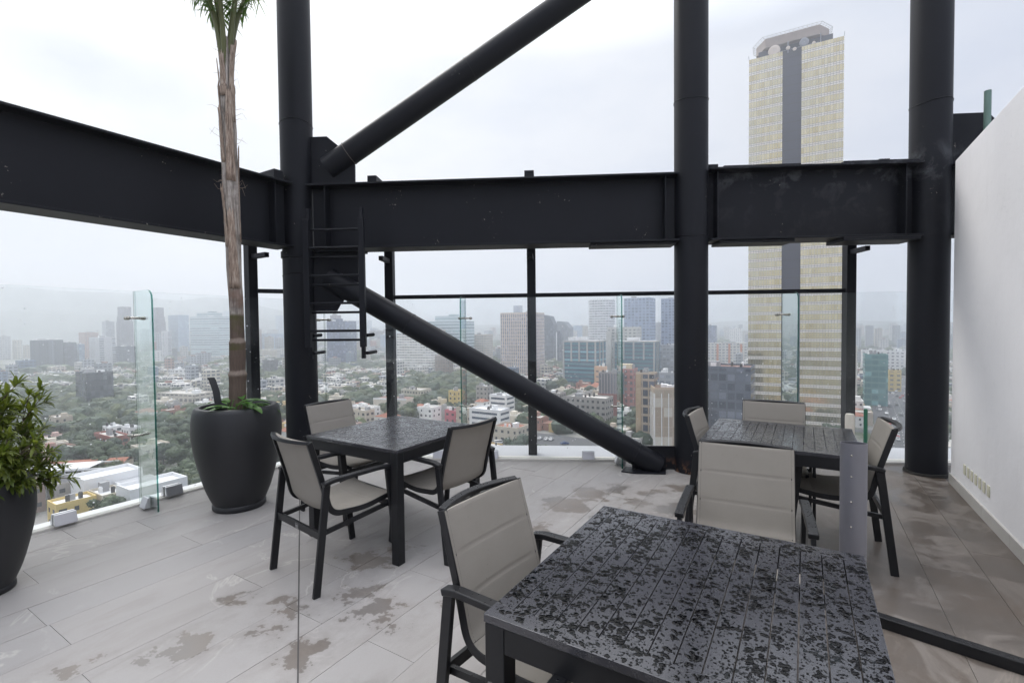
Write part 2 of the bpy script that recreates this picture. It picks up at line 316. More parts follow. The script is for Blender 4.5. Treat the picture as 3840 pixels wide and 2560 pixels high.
def facade(name, wall, gl, sx=3.2, sz=3.2, fx=.6, fz=.5, rough=.25, curtain=.35, spand=None, metal=0.):
    g = NG('facade '+name); uv = g.n('UVMap').outputs[0]; s = g.n('SeparateXYZ', {0: uv}); u, v = s.outputs[0], s.outputs[1]
    U = g.m('DIVIDE', u, sx); V = g.m('DIVIDE', v, sz); fu, fv = g.m('FRACT', U), g.m('FRACT', V)
    a = g.m('LESS_THAN', g.m('ABSOLUTE', g.m('SUBTRACT', fu, .5)), fx/2); b = g.m('LESS_THAN', g.m('ABSOLUTE', g.m('SUBTRACT', fv, .5)), fz/2)
    win = g.m('MULTIPLY', a, b); win = g.m('MULTIPLY', win, g.m('GREATER_THAN', v, .05))
    wn = g.n('TexWhiteNoise', {'Vector': g.n('CombineXYZ', {0: g.m('FLOOR', U), 1: g.m('FLOOR', V), 2: g.n('ObjectInfo').outputs['Random']}).outputs[0]}, noise_dimensions='3D').outputs['Value']
    gc = g.mix(g.m('MULTIPLY', g.m('POWER', wn, 3.), curtain*2), gl, tuple(min(.8, x*2.5+.18) for x in gl))
    ns = g.noise(.23, 5, .65, g.obj()); wc = g.mix(ns, tuple(x*.82 for x in wall), tuple(min(.85, x*1.1) for x in wall))
    if spand: wc = g.mix(a, wc, spand)
    g.bsdf(g.mix(win, wc, gc), g.mixf(win, .8, rough), g.m('MULTIPLY', win, metal), .5); return g.mat
CITY = [
 ('office_tower', 'slim grey slab block at the far left edge of the skyline', -1164.6, 1092.6, 37.4, 22.4, 52.6, 0.549, 'grey'),
 ('apartment_block', 'cream block with balconies left of the dark blue slab', -1157.3, 1120.5, 16.5, 13.2, 43.3, 0.549, 'cream'),
 ('apartment_block', 'small beige block touching the dark blue slab on its left', -1152.7, 1136.5, 11.5, 9.2, 30.9, 0.549, 'beige'),
 ('office_block', 'broad dark blue glass slab with white roof frame, left of the first glass fin', -779.4, 802.5, 70.6, 38.8, 46.9, 0.799, 'darkvert'),
 ('office_block', 'plain darker blue block joined behind the broad dark slab', -756.1, 815.2, 23.3, 16.3, 42.5, 0.549, 'bluedark'),
 ('office_block', 'pale blue grey block right of the dark blue block', -747.2, 829.4, 9.8, 7.8, 39.0, 0.549, 'paleblue'),
 ('apartment_block', 'pinkish stepped block rising behind the white slab at left', -836.3, 946.6, 30.4, 21.2, 59.1, 0.549, 'pink'),
 ('apartment_tower', 'white slab with window strips on both sides, left of the first glass fin', -721.3, 843.0, 76.4, 26.7, 50.4, 0.749, 'whitestrip'),
 ('office_tower', 'light grey tower directly left of the first stepped purple tower', -921.6, 1094.9, 20.8, 16.6, 83.8, 0.549, 'palegrey'),
 ('stepped_tower', 'tall stepped purple grey tower just left of the first glass fin', -881.9, 1092.5, 27.8, 22.2, 116.1, 0.549, 'purple'),
 ('office_block', 'low dark blue block at the foot of the left stepped tower', -652.8, 810.7, 31.2, 18.7, 35.0, 0.549, 'bluedark'),
 ('stepped_tower', 'tall stepped purple grey tower right of the first glass fin', -855.1, 1158.3, 27.8, 22.3, 116.8, 0.549, 'purple'),
 ('office_block', 'small brick red block in front of the right stepped tower', -720.7, 963.0, 8.1, 6.5, 38.5, 0.549, 'brick'),
 ('office_block', 'small white block below the brick red block', -649.8, 873.4, 14.7, 11.8, 24.6, 0.549, 'white'),
 ('office_tower', 'white and grey striped tower right of the right stepped tower', -682.0, 946.0, 14.4, 11.6, 60.1, 0.549, 'whitestrip'),
 ('apartment_tower', 'twin pale blue tower between the stepped tower and the long glass office', -827.9, 1191.4, 48.7, 24.4, 99.5, 0.549, 'paleblue'),
 ('office_block', 'small dark block in front of the twin pale blue tower', -673.8, 956.0, 7.7, 6.2, 25.5, 0.549, 'bluedark'),
 ('glass_office', 'long pale glass office with striped floors left of the palm trunk', -639.5, 1015.1, 83.8, 25.1, 89.7, 0.349, 'palegreen'),
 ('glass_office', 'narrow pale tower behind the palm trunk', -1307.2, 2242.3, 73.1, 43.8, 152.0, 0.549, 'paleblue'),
 ('apartment_block', 'white block with a window strip, middle distance below the long glass office', -392.9, 560.2, 13.8, 11.0, 15.4, 0.549, 'white'),
 ('office_block', 'dark grey low block beside the white block below the glass office', -391.1, 585.9, 17.5, 10.5, 16.1, 0.549, 'darkgrey'),
 ('parking_building', 'long low pale parking building with square openings, seen left of the palm planter', -259.9, 380.2, 39.2, 17.6, 10.7, 0.299, 'parking'),
 ('glass_office', 'square dark glass block with white lit panes, left of the first glass fin', -345.6, 395.4, 23.3, 17.4, 26.5, 0.549, 'darkglass'),
 ('office_block', 'wide bluish block seen between the palm trunk and the corner column', -664.7, 1334.1, 69.6, 34.8, 50.7, 0.549, 'paleblue'),
 ('office_tower', 'pale blue tower left of the corner column', -1031.2, 2143.6, 42.1, 25.3, 126.3, 0.549, 'paleblue'),
 ('office_block', 'brown grey low block left of the corner column', -318.3, 629.6, 17.5, 10.5, 20.8, 0.549, 'darkgrey'),
 ('apartment_block', 'long cream low block left of the corner column', -500.6, 1000.4, 71.7, 28.7, 19.5, 0.549, 'cream'),
 ('office_tower', 'solid blue tower seen through the ladder rungs', -286.1, 805.9, 40.3, 24.2, 73.6, 0.149, 'blue'),
 ('office_tower', 'narrow purple tower standing behind the solid blue tower', -428.6, 1167.0, 22.9, 13.7, 94.5, 0.549, 'purple'),
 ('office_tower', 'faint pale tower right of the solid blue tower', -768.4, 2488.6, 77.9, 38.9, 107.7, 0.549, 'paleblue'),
 ('office_block', 'purple blue block right of the ladder', -372.5, 1320.2, 35.4, 21.2, 55.1, 0.549, 'purple'),
 ('office_block', 'dull red block in front of the purple blue block', -346.0, 1195.6, 11.6, 9.3, 31.1, 0.549, 'brick'),
 ('office_block', 'small pale framed block beside the second outer post', -334.4, 1246.1, 12.7, 10.1, 45.5, 0.549, 'paleblue'),
 ('apartment_block', 'low white striped block right of the corner column', -319.2, 804.9, 12.8, 10.2, 18.7, 0.549, 'white'),
 ('apartment_tower', 'wide white grid apartment slab behind the lower diagonal pipe', -133.8, 674.2, 54.8, 16.4, 53.6, 0.299, 'whitegrid'),
 ('apartment_block', 'brown brick block at the right end of the white grid slab', -86.3, 607.3, 19.8, 11.9, 24.7, 0.549, 'brown'),
 ('glass_office', 'pale blue striped office behind the second glass fin', -97.8, 763.5, 69.3, 31.2, 70.8, 0.449, 'palegreen'),
 ('apartment_block', 'cream block in front of the pale blue striped office', -113.2, 738.7, 19.1, 11.4, 57.7, 0.549, 'cream'),
 ('apartment_tower', 'cream tower with orange brick side, right of the second glass fin', -51.3, 780.2, 32.7, 22.9, 49.3, 0.549, 'creamorange'),
 ('apartment_tower', 'big beige tower of vertical window strips behind the third outer post', 12.9, 573.2, 40.0, 36.0, 76.9, 0.549, 'beigevert'),
 ('office_tower', 'thin blue tower behind the big beige tower', 20.5, 1551.7, 24.1, 16.9, 131.7, 0.549, 'blue'),
 ('office_tower', 'dark wedge shaped tower with sloping roof right of the big beige tower', 66.4, 815.1, 16.7, 15.0, 81.5, 0.549, 'slate'),
 ('office_block', 'dark block with pale edge below the wedge tower', 75.7, 751.1, 8.0, 6.4, 55.7, 0.549, 'slate'),
 ('office_tower', 'dark blue grey block right of the wedge tower', 118.9, 1071.9, 29.5, 23.6, 74.5, 0.549, 'slate'),
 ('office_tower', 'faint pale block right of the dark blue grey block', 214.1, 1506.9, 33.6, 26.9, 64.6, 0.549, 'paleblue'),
 ('apartment_tower', 'white rounded tower with fine striped floors left of the third glass fin', 142.8, 760.1, 38.9, 31.1, 102.9, 0.549, 'whitefine'),
 ('glass_office', 'blue green glass office with grey roof piers, left of the third glass fin', 75.1, 496.2, 36.1, 27.1, 46.2, 0.549, 'bluegreen'),
 ('glass_office', 'blue green glass office with grey roof piers, right of the third glass fin', 137.7, 528.9, 44.8, 26.9, 44.4, 0.499, 'bluegreen'),
 ('apartment_tower', 'white and grey balcony tower at the third glass fin', 133.3, 568.2, 34.9, 21.0, 58.9, 0.549, 'balcony'),
 ('apartment_tower', 'very tall pale blue residential tower left of the middle column', 168.7, 632.1, 33.8, 27.0, 96.4, 0.549, 'bluetall'),
 ('apartment_tower', 'tall pale blue tower partly hidden by the middle column', 222.5, 660.9, 27.5, 22.0, 97.2, 0.549, 'bluetall'),
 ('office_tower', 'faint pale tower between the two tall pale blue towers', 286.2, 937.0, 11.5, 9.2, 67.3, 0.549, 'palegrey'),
 ('apartment_block', 'pale low block at the left edge of the middle column', 181.1, 546.6, 23.4, 14.1, 38.2, 0.549, 'palegrey'),
 ('apartment_block', 'peach block with small windows, below the left blue green office', 83.7, 452.5, 9.8, 7.8, 22.0, 0.549, 'peach'),
 ('office_block', 'grey panelled block above a dark red base at the third glass fin', 68.0, 326.1, 16.8, 8.4, 28.3, 0.349, 'greypanel'),
 ('apartment_block', 'pinkish red block with cream roof room, right of the third glass fin', 78.8, 325.8, 10.7, 9.6, 30.7, 0.549, 'redpink'),
 ('office_tower', 'stained beige and dark glass tower left of the middle column', 65.7, 233.8, 8.7, 6.6, 36.6, 0.549, 'beigeglass'),
 ('office_tower', 'beige ribbed tower with rust stained top, left of the middle column', 76.8, 224.0, 22.0, 11.0, 30.6, 0.099, 'beigerib'),
 ('office_block', 'long grey roofed block behind the beige ribbed tower', 107.3, 323.9, 14.2, 7.1, 27.7, 0.549, 'palegrey'),
 ('apartment_block', 'long white apartment block with orange panels right of the middle column', 281.8, 641.4, 57.9, 14.5, 36.4, 0.249, 'orangewhite'),
 ('office_tower', 'dark blue tower right of the middle column', 419.8, 1012.8, 22.9, 18.4, 60.6, 0.549, 'blue'),
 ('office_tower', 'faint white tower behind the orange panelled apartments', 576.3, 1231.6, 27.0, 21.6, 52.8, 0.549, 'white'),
 ('office_block', 'massive dark slate block with red brown roof right of the middle column', 101.0, 227.8, 24.4, 19.5, 40.2, 0.549, 'slate'),
 ('apartment_block', 'orange and white block right of the golden tower', 243.9, 346.9, 9.8, 7.8, 43.5, 0.549, 'orangewhite'),
 ('glass_office', 'teal glass office right of the last outer post', 269.6, 355.2, 13.7, 12.3, 37.0, 0.549, 'teal'),
 ('apartment_block', 'yellow block right of the teal glass office', 342.3, 428.4, 9.1, 7.3, 17.8, 0.549, 'yellow'),
 ('apartment_block', 'broad white block behind the teal glass office', 446.2, 591.9, 23.4, 9.4, 27.9, 0.549, 'white'),
 ('apartment_block', 'broad white block left of the right column, beyond the yellow block', 461.1, 575.4, 19.7, 7.9, 27.2, 0.549, 'white'),
 ('apartment_block', 'dark red low block among trees left of the first glass fin', -202.4, 240.4, 21.5, 7.5, 7.8, 0.549, 'brick'),
 ('warehouse', 'wide pale wall with brown roof behind the second table', -84.4, 342.1, 25.5, 15.3, 10.4, 0.249, 'plaincream'),
 ('apartment_block', 'cream roofed low block behind the second outer post', -83.1, 412.5, 22.2, 13.3, 7.6, 0.549, 'cream'),
 ('apartment_block', 'yellow four storey block left of the second glass fin', -41.4, 352.8, 7.7, 9.2, 13.6, 0.549, 'yellow'),
 ('apartment_block', 'cream and orange flats above the left table', -91.1, 290.9, 11.9, 7.1, 10.4, 0.549, 'creamorange'),
 ('house', 'pink red painted house by the left table corner', -37.7, 301.2, 8.5, 6.0, 7.8, 0.549, 'pinkred'),
 ('office_block', 'white office with ribbon windows under the lower diagonal pipe', -6.9, 312.8, 12.9, 10.3, 15.7, 0.549, 'white'),
 ('office_block', 'white modern block with flat canopies behind the table chair', -13.5, 276.8, 21.2, 10.6, 12.7, 0.549, 'white'),
 ('apartment_block', 'grey concrete complex with roof plant under the diagonal pipe', 46.7, 290.0, 25.5, 12.8, 17.2, 0.549, 'greyflat'),
 ('apartment_block', 'grey roofed low block right of the third outer post', 30.2, 363.0, 17.7, 10.6, 10.3, 0.549, 'greyflat'),
 ('house', 'red roofed pale house above the parked cars', -0.8, 252.0, 15.0, 12.0, 7.7, 0.549, 'cream'),
 ('apartment_block', 'plain concrete block with white face below the pipe, left of the third outer post', -21.9, 376.0, 10.7, 8.5, 14.1, 0.549, 'greyflat'),
 ('house', 'white house with stair tower among trees left of the first glass fin', -225.2, 268.2, 8.0, 6.4, 6.8, 0.549, 'white'),
 ('house', 'small white house beside the stair tower house', -209.3, 261.4, 9.5, 5.7, 7.2, 0.549, 'white'),
 ('house', 'white house left of the corner of the left table, beyond the second outer post', -107.7, 398.6, 4.7, 3.8, 8.6, 0.549, 'white'),
]
A2 = Vector((sin(YAW), cos(YAW), 0)); B2 = Vector((cos(YAW), -sin(YAW), 0))     # along the planks / across them
def P2(a, b, z=0): return A2*a+B2*b+Vector((0, 0, z))
STEEL, FRAME, FAB, TOP, STONE = steel_paint(), frame_paint(), fabric(), water_top(), stone()
GLS, EDGE, GPLAIN = glass(), edge_glass(), glass('clear fin glass', 0, tint=(.96, .985, .978))
CHROME = simple('brushed stainless', (.42, .40, .36), .22, 1., .15, 20)
ALU = simple('satin aluminium', (.60, .60, .62), .38, .9, .06, 9, .02)
PALE = simple('pale cement kerb', (.60, .58, .54), .8, 0, .12, 4, .1)
SILL = simple('grey painted sill', (.42, .43, .45), .6, 0, .1, 2, .05)
GROUT = simple('dark joint', (.085, .08, .078), .9)
PLAST = simple('dark grey planter', (.015, .0155, .018), .5, 0, .16, 2.2, .06)
SOIL = simple('potting soil', (.03, .022, .016), .95, 0, .4, 12, .6)
# ---------------------------------------------------------------- terrace floor
def clip(poly, n, c):      # keep n.p <= c
    out = []
    for i in range(len(poly)):
        p, q = poly[i], poly[(i+1) % len(poly)]; dp, dq = n[0]*p[0]+n[1]*p[1]-c, n[0]*q[0]+n[1]*q[1]-c
        if dp <= 0: out.append(p)
        if dp*dq < 0: t = dp/(dp-dq); out.append((p[0]+(q[0]-p[0])*t, p[1]+(q[1]-p[1])*t))
    return out
def gl_left(y): return -3.08+.612*(y-4.40)
def gl_back(x): return 5.455-.069*x
CORNER = Vector((-2.336, 5.616, 0)); BD = Vector((1, -.069, 0)).normalized(); BN = Vector((-BD.y, BD.x, 0))  # BN points outwards
LIM = [((-B2.x, -B2.y), -(Vector((-3.08, 4.40, 0)).dot(B2))-.03), ((BN.x, BN.y), Vector((0, 5.455, 0)).dot(BN)-.06), ((B2.x, B2.y), Vector((3.206, 2.973, 0)).dot(B2)-.012)]
mb = MB(); rr = random.Random(3)
JO = {0: (5.27, 3.85, 2.6), -1: (4.07, 2.97)}
k0 = -1.495
fixed = {7: (5.27, 3.85, 2.55), 6: (4.07, 2.97, 5.3), 0: (4.07, 2.06), -7: (.81, 2.2), -5: (1.59, .35), -8: (1.70, .45), -10: (1.65,), -9: (.93,), -1: (1.57, 2.9), -6: (.82, 2.35)}
for r in range(-13, 22):
    b0 = k0+.303*r; js = sorted(fixed.get(r, ()))
    cuts = list(js) if js else [rr.uniform(.6, 2.2)]
    x = cuts[0]
    while x > -4: x -= rr.choice((.9, 1.2, 1.2, 1.5)); cuts.append(x)
    x = max(cuts)
    while x < 7: x += rr.choice((.9, 1.2, 1.2, 1.5)); cuts.append(x)
    cuts.sort()
    for a0, a1 in zip(cuts[:-1], cuts[1:]):
        g_ = .0011
        poly = [P2(a, b) for a, b in ((a0+g_, b0+g_), (a1-g_, b0+g_), (a1-g_, b0+.303-g_), (a0+g_, b0+.303-g_))]
        poly = [(p.x, p.y) for p in poly]
        for n_, c_ in LIM: poly = clip(poly, n_, c_) if poly else poly
        if len(poly) > 2: 
            dz = rr.uniform(-.0006, .0006)
            n = len(poly); area = sum(poly[i][0]*poly[(i+1) % n][1]-poly[(i+1) % n][0]*poly[i][1] for i in range(n))
            if area < 0: poly.reverse()
            mb.prism(poly, -.03, dz)
tag(mb.build('terrace_floor', STONE), kind='structure')
slab = [(-6.6, -1.6), (-3.25+.0, 4.1), (CORNER.x-.02, CORNER.y+.0), (4.95, 5.14), (4.9, 4.9), (3.3, 2.3), (.8, -2.4)]
mb = MB(); mb.prism([(-6.0, -.6), (.9, -1.6), (4.55, 4.4), (5.3, 5.0), (5.3, 5.02), (-2.33, 5.56)], -.9, -.006)
tag(mb.build('terrace_slab', GROUT), kind='structure')
d = Vector((-.927+1.753, 2.001-3.882, 0)).normalized(); q0 = Vector((-.927, 2.001, 0))+d*2.2; q1 = Vector((-1.753, 3.882, 0))-d*1.6
mb = MB(); mb.sweep([q0+Vector((0, 0, .0012)), q1+Vector((0, 0, .0012))], d.cross(Vector((0, 0, 1))), .007, .002)
tag(mb.build('expansion_joint', GROUT), kind='structure')
# outer sill + kerbs along the glass
def line_box(mb, p, q, off0, off1, nrm, z0, z1, mi=0):
    p, q = Vector(p), Vector(q); P = [p+nrm*off0, q+nrm*off0, q+nrm*off1, p+nrm*off1]
    a = sum(P[i].x*P[(i+1) % 4].y-P[(i+1) % 4].x*P[i].y for i in range(4))
    if a < 0: P.reverse()
    mb.prism([(v.x, v.y) for v in P], z0, z1, mi)
XR = Vector((5.6, gl_back(5.6), 0)); LF = Vector((gl_left(.2), .2, 0)); LN = -B2
mb = MB(); line_box(mb, CORNER-BD*.3, XR, .075, .62, BN, -.5, .012); tag(mb.build('outer_sill', SILL, bevel=.01), kind='structure')
mb = MB(); line_box(mb, CORNER, XR, -.06, .07, BN, -.1, .022); line_box(mb, CORNER-A2*.05, LF, -.03, .05, LN, -.1, .018)
tag(mb.build('glass_kerb', PALE, bevel=.004), kind='structure')
mb = MB(); line_box(mb, CORNER, LF, .055, .20, LN, -.6, .004); tag(mb.build('outer_sill', simple('white ledge', (.66, .67, .68), .6), None), kind='structure')
# ---------------------------------------------------------------- glass railing
GT = 1.85
def pane(p, q, label, thick=.014, z0=.024, z1=GT):
    p, q = Vector(p), Vector(q); d = (q-p).normalized(); n = Vector((-d.y, d.x, 0)); mb = MB()
    a, b = p+d*.006, q-d*.006; t = thick/2
    vs = [a-n*t, b-n*t, b+n*t, a+n*t]; V = [(v.x, v.y, z0) for v in vs]+[(v.x, v.y, z1) for v in vs]
    mb.add(V, [(0, 1, 5, 4), (2, 3, 7, 6)], 0); mb.add(V, [(1, 2, 6, 5), (3, 0, 4, 7), (4, 5, 6, 7), (3, 2, 1, 0)], 1)
    return tag(mb.build('glass_balustrade', [GLS, EDGET]), label, 'glass pane', 'frameless glass panes along the terrace edge')
_g = NG('thin glass edge'); _a = _g.n('BsdfTransparent', {'Color': (.72, .80, .79)}); _p = _g.n('BsdfPrincipled', {'Base Color': (.16, .22, .21), 'Roughness': .1})
_m = _g.n('MixShader', {0: .35, 1: _a.outputs[0], 2: _p.outputs[0]}); _g.t.links.new(_m.outputs[0], _g.out.inputs[0]); EDGET = _g.mat
def lp(y): return Vector((gl_left(y), y, 0))
def bp(x): return Vector((x, gl_back(x), 0))
pane(lp(1.17), lp(2.645), 'glass pane at the far left behind the leafy shrub')
pane(lp(2.645), lp(4.13), 'glass pane left of the first glass fin, speckled with raindrops')
pane(lp(4.13), CORNER, 'glass pane behind the palm planter, right of the first glass fin')
pane(CORNER, bp(-2.19), 'narrow corner glass strip behind the left column')
pane(bp(-2.19), bp(-.53), 'glass pane behind the ladder, left of the second glass fin')
pane(bp(-.53), bp(1.18), 'glass pane crossed by the lower diagonal pipe')
pane(bp(1.18), bp(2.963), 'glass pane behind the middle column and the golden tower')
pane(bp(2.963), bp(4.75), 'glass pane behind the last outer post, left of the white wall')
def fin(p, nrm, label, L=.33):
    p = Vector(p); nrm = nrm.normalized(); s = Vector((-nrm.y, nrm.x, 0)); t = .0065; mb = MB()
    prof = [(0.012, .0), (L, .0), (L, GT-.09)]+[(L-.075+.075*cos(a), GT-.075+.0+.075*sin(a)) for a in [pi/8*i for i in range(1, 5)]]+[(.012, GT)]
    n = len(prof); F = lambda sgn: [tuple(p+nrm*x+s*t*sgn+Vector((0, 0, z))) for x, z in prof]
    V = F(-1)+F(1); mb.add(V, [tuple(range(n-1, -1, -1)), tuple(range(n, 2*n))], 0)
    mb.add(V, [(i, i+1, n+i+1, n+i) for i in range(1, n-1)], 1); mb.add(V, [(n-1, 0, n, 2*n-1), (0, 1, n+1, n)], 2)
    return tag(mb.build('glass_fin', [GPLAIN, EDGE, EDGET]), label, 'glass fin', 'upright glass fins bracing the panes')
FINS = [(lp(4.13), B2, 'first glass fin from the left, between the shrub and the palm planter'), (bp(-.53), -BN, 'glass fin right of the ladder, above the left table'),
        (bp(1.18), -BN, 'glass fin just left of the middle column'), (bp(2.963), -BN, 'glass fin in front of the golden tower')]
for p, n_, lb in FINS: fin(p, n_, lb)
def spider(p, along, nrm, z, label, finned=True):
    p = Vector(p)+Vector((0, 0, z)); n = nrm.normalized(); a = along.normalized(); r = empty('glass_connector', p+n*.02, 0, label, 'glass connector', 'steel spider connectors holding the panes')
    for s in (-1, 1):
        mb = MB(); c = a*.062*s; mb.tube([c-n*.03, c+n*.022], .016, 14); mb.ell(tuple(c+n*.026), (.015, .015, .015), 12, 8); mb.build('clamp_disc', CHROME, r, 40)
    mb = MB(); mb.tube([a*-.055+n*.03, a*-.02+n*.045, a*.02+n*.045, a*.055+n*.03], [.008, .011, .011, .008], 10)
    if finned: mb.tube([n*.045, n*.075], .012, 10)
    mb.build('cross_arm', CHROME, r, 40)
nm = ['the first glass fin', 'the glass fin right of the ladder', 'the glass fin by the middle column', 'the glass fin before the golden tower']
for (p, n_, lb), t in zip(FINS, nm):
    al = A2 if n_ is B2 else BD
    for z, h in ((1.62, 'upper'), (.62, 'lower')): spider(p, al, n_, z, h+' steel connector on '+t)
spider(bp(-2.19), BD, -BN, 1.62, 'steel connector on the glass joint seen below the ladder', False)
def clamp(p, d, n_, label, L=.135):
    p = Vector(p); d = d.normalized(); n = n_.normalized(); r = empty('glass_clamp', p, 0, label, 'glass clamp', 'aluminium clamps at the foot of the panes')
    for s in (-1, 1):
        mb = MB(); pr = [(.012, .02), (.058, .02), (.030, .105), (.012, .105)]
        V = [tuple(d*e*L/2+n*s*x+Vector((0, 0, z))) for e in (-1, 1) for x, z in pr]
        mb.add(V, [(3, 2, 1, 0), (4, 5, 6, 7)]+[(i, (i+1) % 4, 4+(i+1) % 4, 4+i) for i in range(4)]); mb.build('clamp_cheek', ALU, r, bevel=.003)
clamp(lp(3.70), A2, B2, 'aluminium clamp left of the first glass fin'); clamp(lp(4.34), A2, B2, 'aluminium clamp left of the palm planter, right of the first fin')
clamp(lp(4.13)+B2*.17, B2, A2, 'aluminium clamp gripping the foot of the first glass fin', .10)
clamp(bp(-.24), BD, -BN, 'aluminium clamp seen behind the right chair of the left table'); clamp(bp(.85), BD, -BN, 'aluminium clamp left of the foot of the diagonal pipe')
clamp(bp(-.85), BD, -BN, 'aluminium clamp behind the left table'); clamp(bp(1.18)-BN*.17, BN, BD, 'aluminium clamp at the fin beside the diagonal pipe foot', .10)
clamp(bp(2.55), BD, -BN, 'aluminium clamp behind the table at right'); clamp(bp(3.3), BD, -BN, 'aluminium clamp between the outer post and the right column')
# ---------------------------------------------------------------- steel structure
CL = lambda x: 5.252-.069*(x+2.315)
def column(x, label, seams=(), extra=None):
    r = empty('steel_column', (x, CL(x), 0), 0, label, 'column', 'round black steel columns')
    mb = MB(); mb.lathe([(0, .0), (.166, .0), (.166, 6.4), (0, 6.4)], 64); mb.build('shaft', STEEL, r, 40)
    for z in seams:
        mb = MB(); pts = [(.1675*cos(a), .1675*sin(a), z+.012*sin(a*2+x)+.002*sin(a*23)) for a in [2*pi*i/60 for i in range(61)]]
        mb.tube(pts, .0035, 6); mb.build('weld_seam', STEEL, r, 60)
    if extra: extra(r)
    return r
def ex_left(r):
    mb = MB(); mb.lathe([(.166, 2.28), (.180, 2.28), (.180, 2.345), (.166, 2.345)], 48); mb.build('collar', STEEL, r, 40)
def ex_right(r):
    mb = MB(); pts = [(.172*cos(a), .172*sin(a), .02+.004*sin(3*a)) for a in [2*pi*i/48 for i in range(49)]]; mb.tube(pts, .008, 6)
    mb.tube([(q[0]*1.03, q[1]*1.03, .008) for q in pts], .007, 6); mb.build('base_rope', simple('black rope', (.03, .028, .026), .8), r, 60)
column(-2.315, 'round black steel column left, between the palm and the ladder', (3.72, 2.1), ex_left)
column(1.855, 'round black steel column in the middle, left of the golden tower', (3.78, 2.42))
column(4.168, 'round black steel column at right beside the white wall', (3.66,), ex_right)
TH = .02
def beam(p, q, zb, zt, label, stiff=(), fl=.30, plates=()):
    p, q = Vector(p), Vector(q); d = (q-p).normalized(); n = Vector((-d.y, d.x, 0)); r = empty('steel_beam', ((p+q)/2)+Vector((0, 0, zb)), 0, label, 'steel beam', 'black steel girders between the columns')
    c = (p+q)/2; L = (q-p).length; ang = atan2(d.y, d.x)
    def part(nm, cx, cn, z, sx, sn, sz):
        mb = MB(); mb.box((0, 0, 0), (sx, sn, sz)); o = mb.build(nm, STEEL, r, bevel=.003); v = d*cx+n*cn; o.location = (v.x, v.y, z-zb); o.rotation_euler = (0, 0, ang)
    part('web', 0, 0, (zb+zt)/2, L, .016, zt-zb-2*TH)
    part('top_flange', 0, 0, zt-TH/2, L+.02, fl, TH); part('bottom_flange', 0, 0, zb+TH/2, L+.02, fl, TH)
    for s in stiff:
        for sd_ in (-1, 1): part('stiffener', s, sd_*(fl/4-.012), (zb+zt)/2, .012, fl/2-.035, zt-zb-2*TH-.004)
    for nm_, cx, z, sx, sn, sz in plates: part(nm_, cx, 0, z, sx, sn, sz)
    return r
def cpt(x): return Vector((x, CL(x), 0))
ZB, ZT = 2.36, 3.045
beam(cpt(-2.14), cpt(1.69), ZB, ZT, 'long black girder between the left and middle columns', (-1.74, 1.80), plates=[('cover_plate', 1.48, ZB-.013, .86, .24, .024), ('cover_plate', -1.62, ZB-.013, .5, .24, .024)])
beam(cpt(2.02), cpt(4.0), ZB, ZT+.035, 'short black girder between the middle and right columns', (-.93, .86), plates=[('cover_plate', -.55, ZB-.015, .72, .26, .028), ('cover_plate', .62, ZB-.018, .72, .30, .034), ('cover_plate', -.5, ZT+.046, .74, .24, .02), ('cover_plate', .62, ZT+.048, .70, .26, .024)])
lc = Vector((-2.315, 5.252, 0)); beam(lc-A2*5.6, lc-A2*.165, ZB+.01, ZT, 'black girder running from the left column towards the viewer', (2.55,))
beam(Vector((4.3, 4.72, 0)), Vector((5.9, 4.55, 0)), ZB, ZT, 'black girder stub behind the white wall', ())
def pl(x, z, off=0): return Vector((x, CL(x)+off, z))
r = empty('diagonal_brace', pl(-1.94, 3.26), 0, 'upper black diagonal pipe rising right from the left column', 'diagonal brace')
def rel(o, pts): return [Vector(p)-Vector(o.location) for p in pts]
mb = MB(); a_, b_ = pl(-1.97, 3.245), pl(2.6, 6.13); mb.tube(rel(r, [a_, b_]), .122, 48); mb.build('pipe', STEEL, r, 40)
mb = MB(); q = a_.lerp(b_, .052); u_ = (b_-a_).normalized(); s1 = u_.cross(Vector((0, 1, 0))).normalized(); s2 = u_.cross(s1)
mb.tube(rel(r, [q+(s1*cos(t)+s2*sin(t))*.1235 for t in [2*pi*i/48 for i in range(49)]]), .004, 6); mb.build('weld_seam', simple('worn weld', (.12, .10, .09), .8, 0, .5, 30), r)
mb = MB(); q = a_.lerp(b_, .34); mb.tube(rel(r, [q+(s1*cos(t)+s2*sin(t))*.1235 for t in [2*pi*i/48 for i in range(49)]]), .0035, 6); mb.build('weld_seam', STEEL, r)
mb = MB(); mb.plate(rel(r, [pl(-2.16, 3.06), pl(-2.16, 3.585), pl(-1.974, 3.585), pl(-1.826, 3.463), pl(-1.668, 3.27), pl(-1.67, 3.06)]), .02); mb.build('gusset_plate', STEEL, r, bevel=.002)
r = empty('diagonal_brace', pl(1.4, .1), 0, 'lower black diagonal pipe descending right to the middle column foot', 'diagonal brace')
a_, b_ = pl(-1.98, 2.06), pl(1.52, .04)
mb = MB(); mb.tube(rel(r, [a_, b_]), .120, 48); mb.build('pipe', STEEL, r, 40)
u_ = (b_-a_).normalized(); s1 = u_.cross(Vector((0, 1, 0))).normalized(); s2 = u_.cross(s1)
for t0 in (.25, .93):
    mb = MB(); q = a_.lerp(b_, t0); mb.tube(rel(r, [q+(s1*cos(t)+s2*sin(t))*.1215 for t in [2*pi*i/48 for i in range(49)]]), .0035, 6); mb.build('weld_seam', STEEL, r)
mb = MB(); mb.plate(rel(r, [pl(-2.16, 2.35), pl(-1.655, 2.35), pl(-1.655, 2.01), pl(-1.858, 1.779), pl(-1.901, 1.707), pl(-2.16, 1.707)]), .02); mb.build('gusset_plate', STEEL, r, bevel=.002)
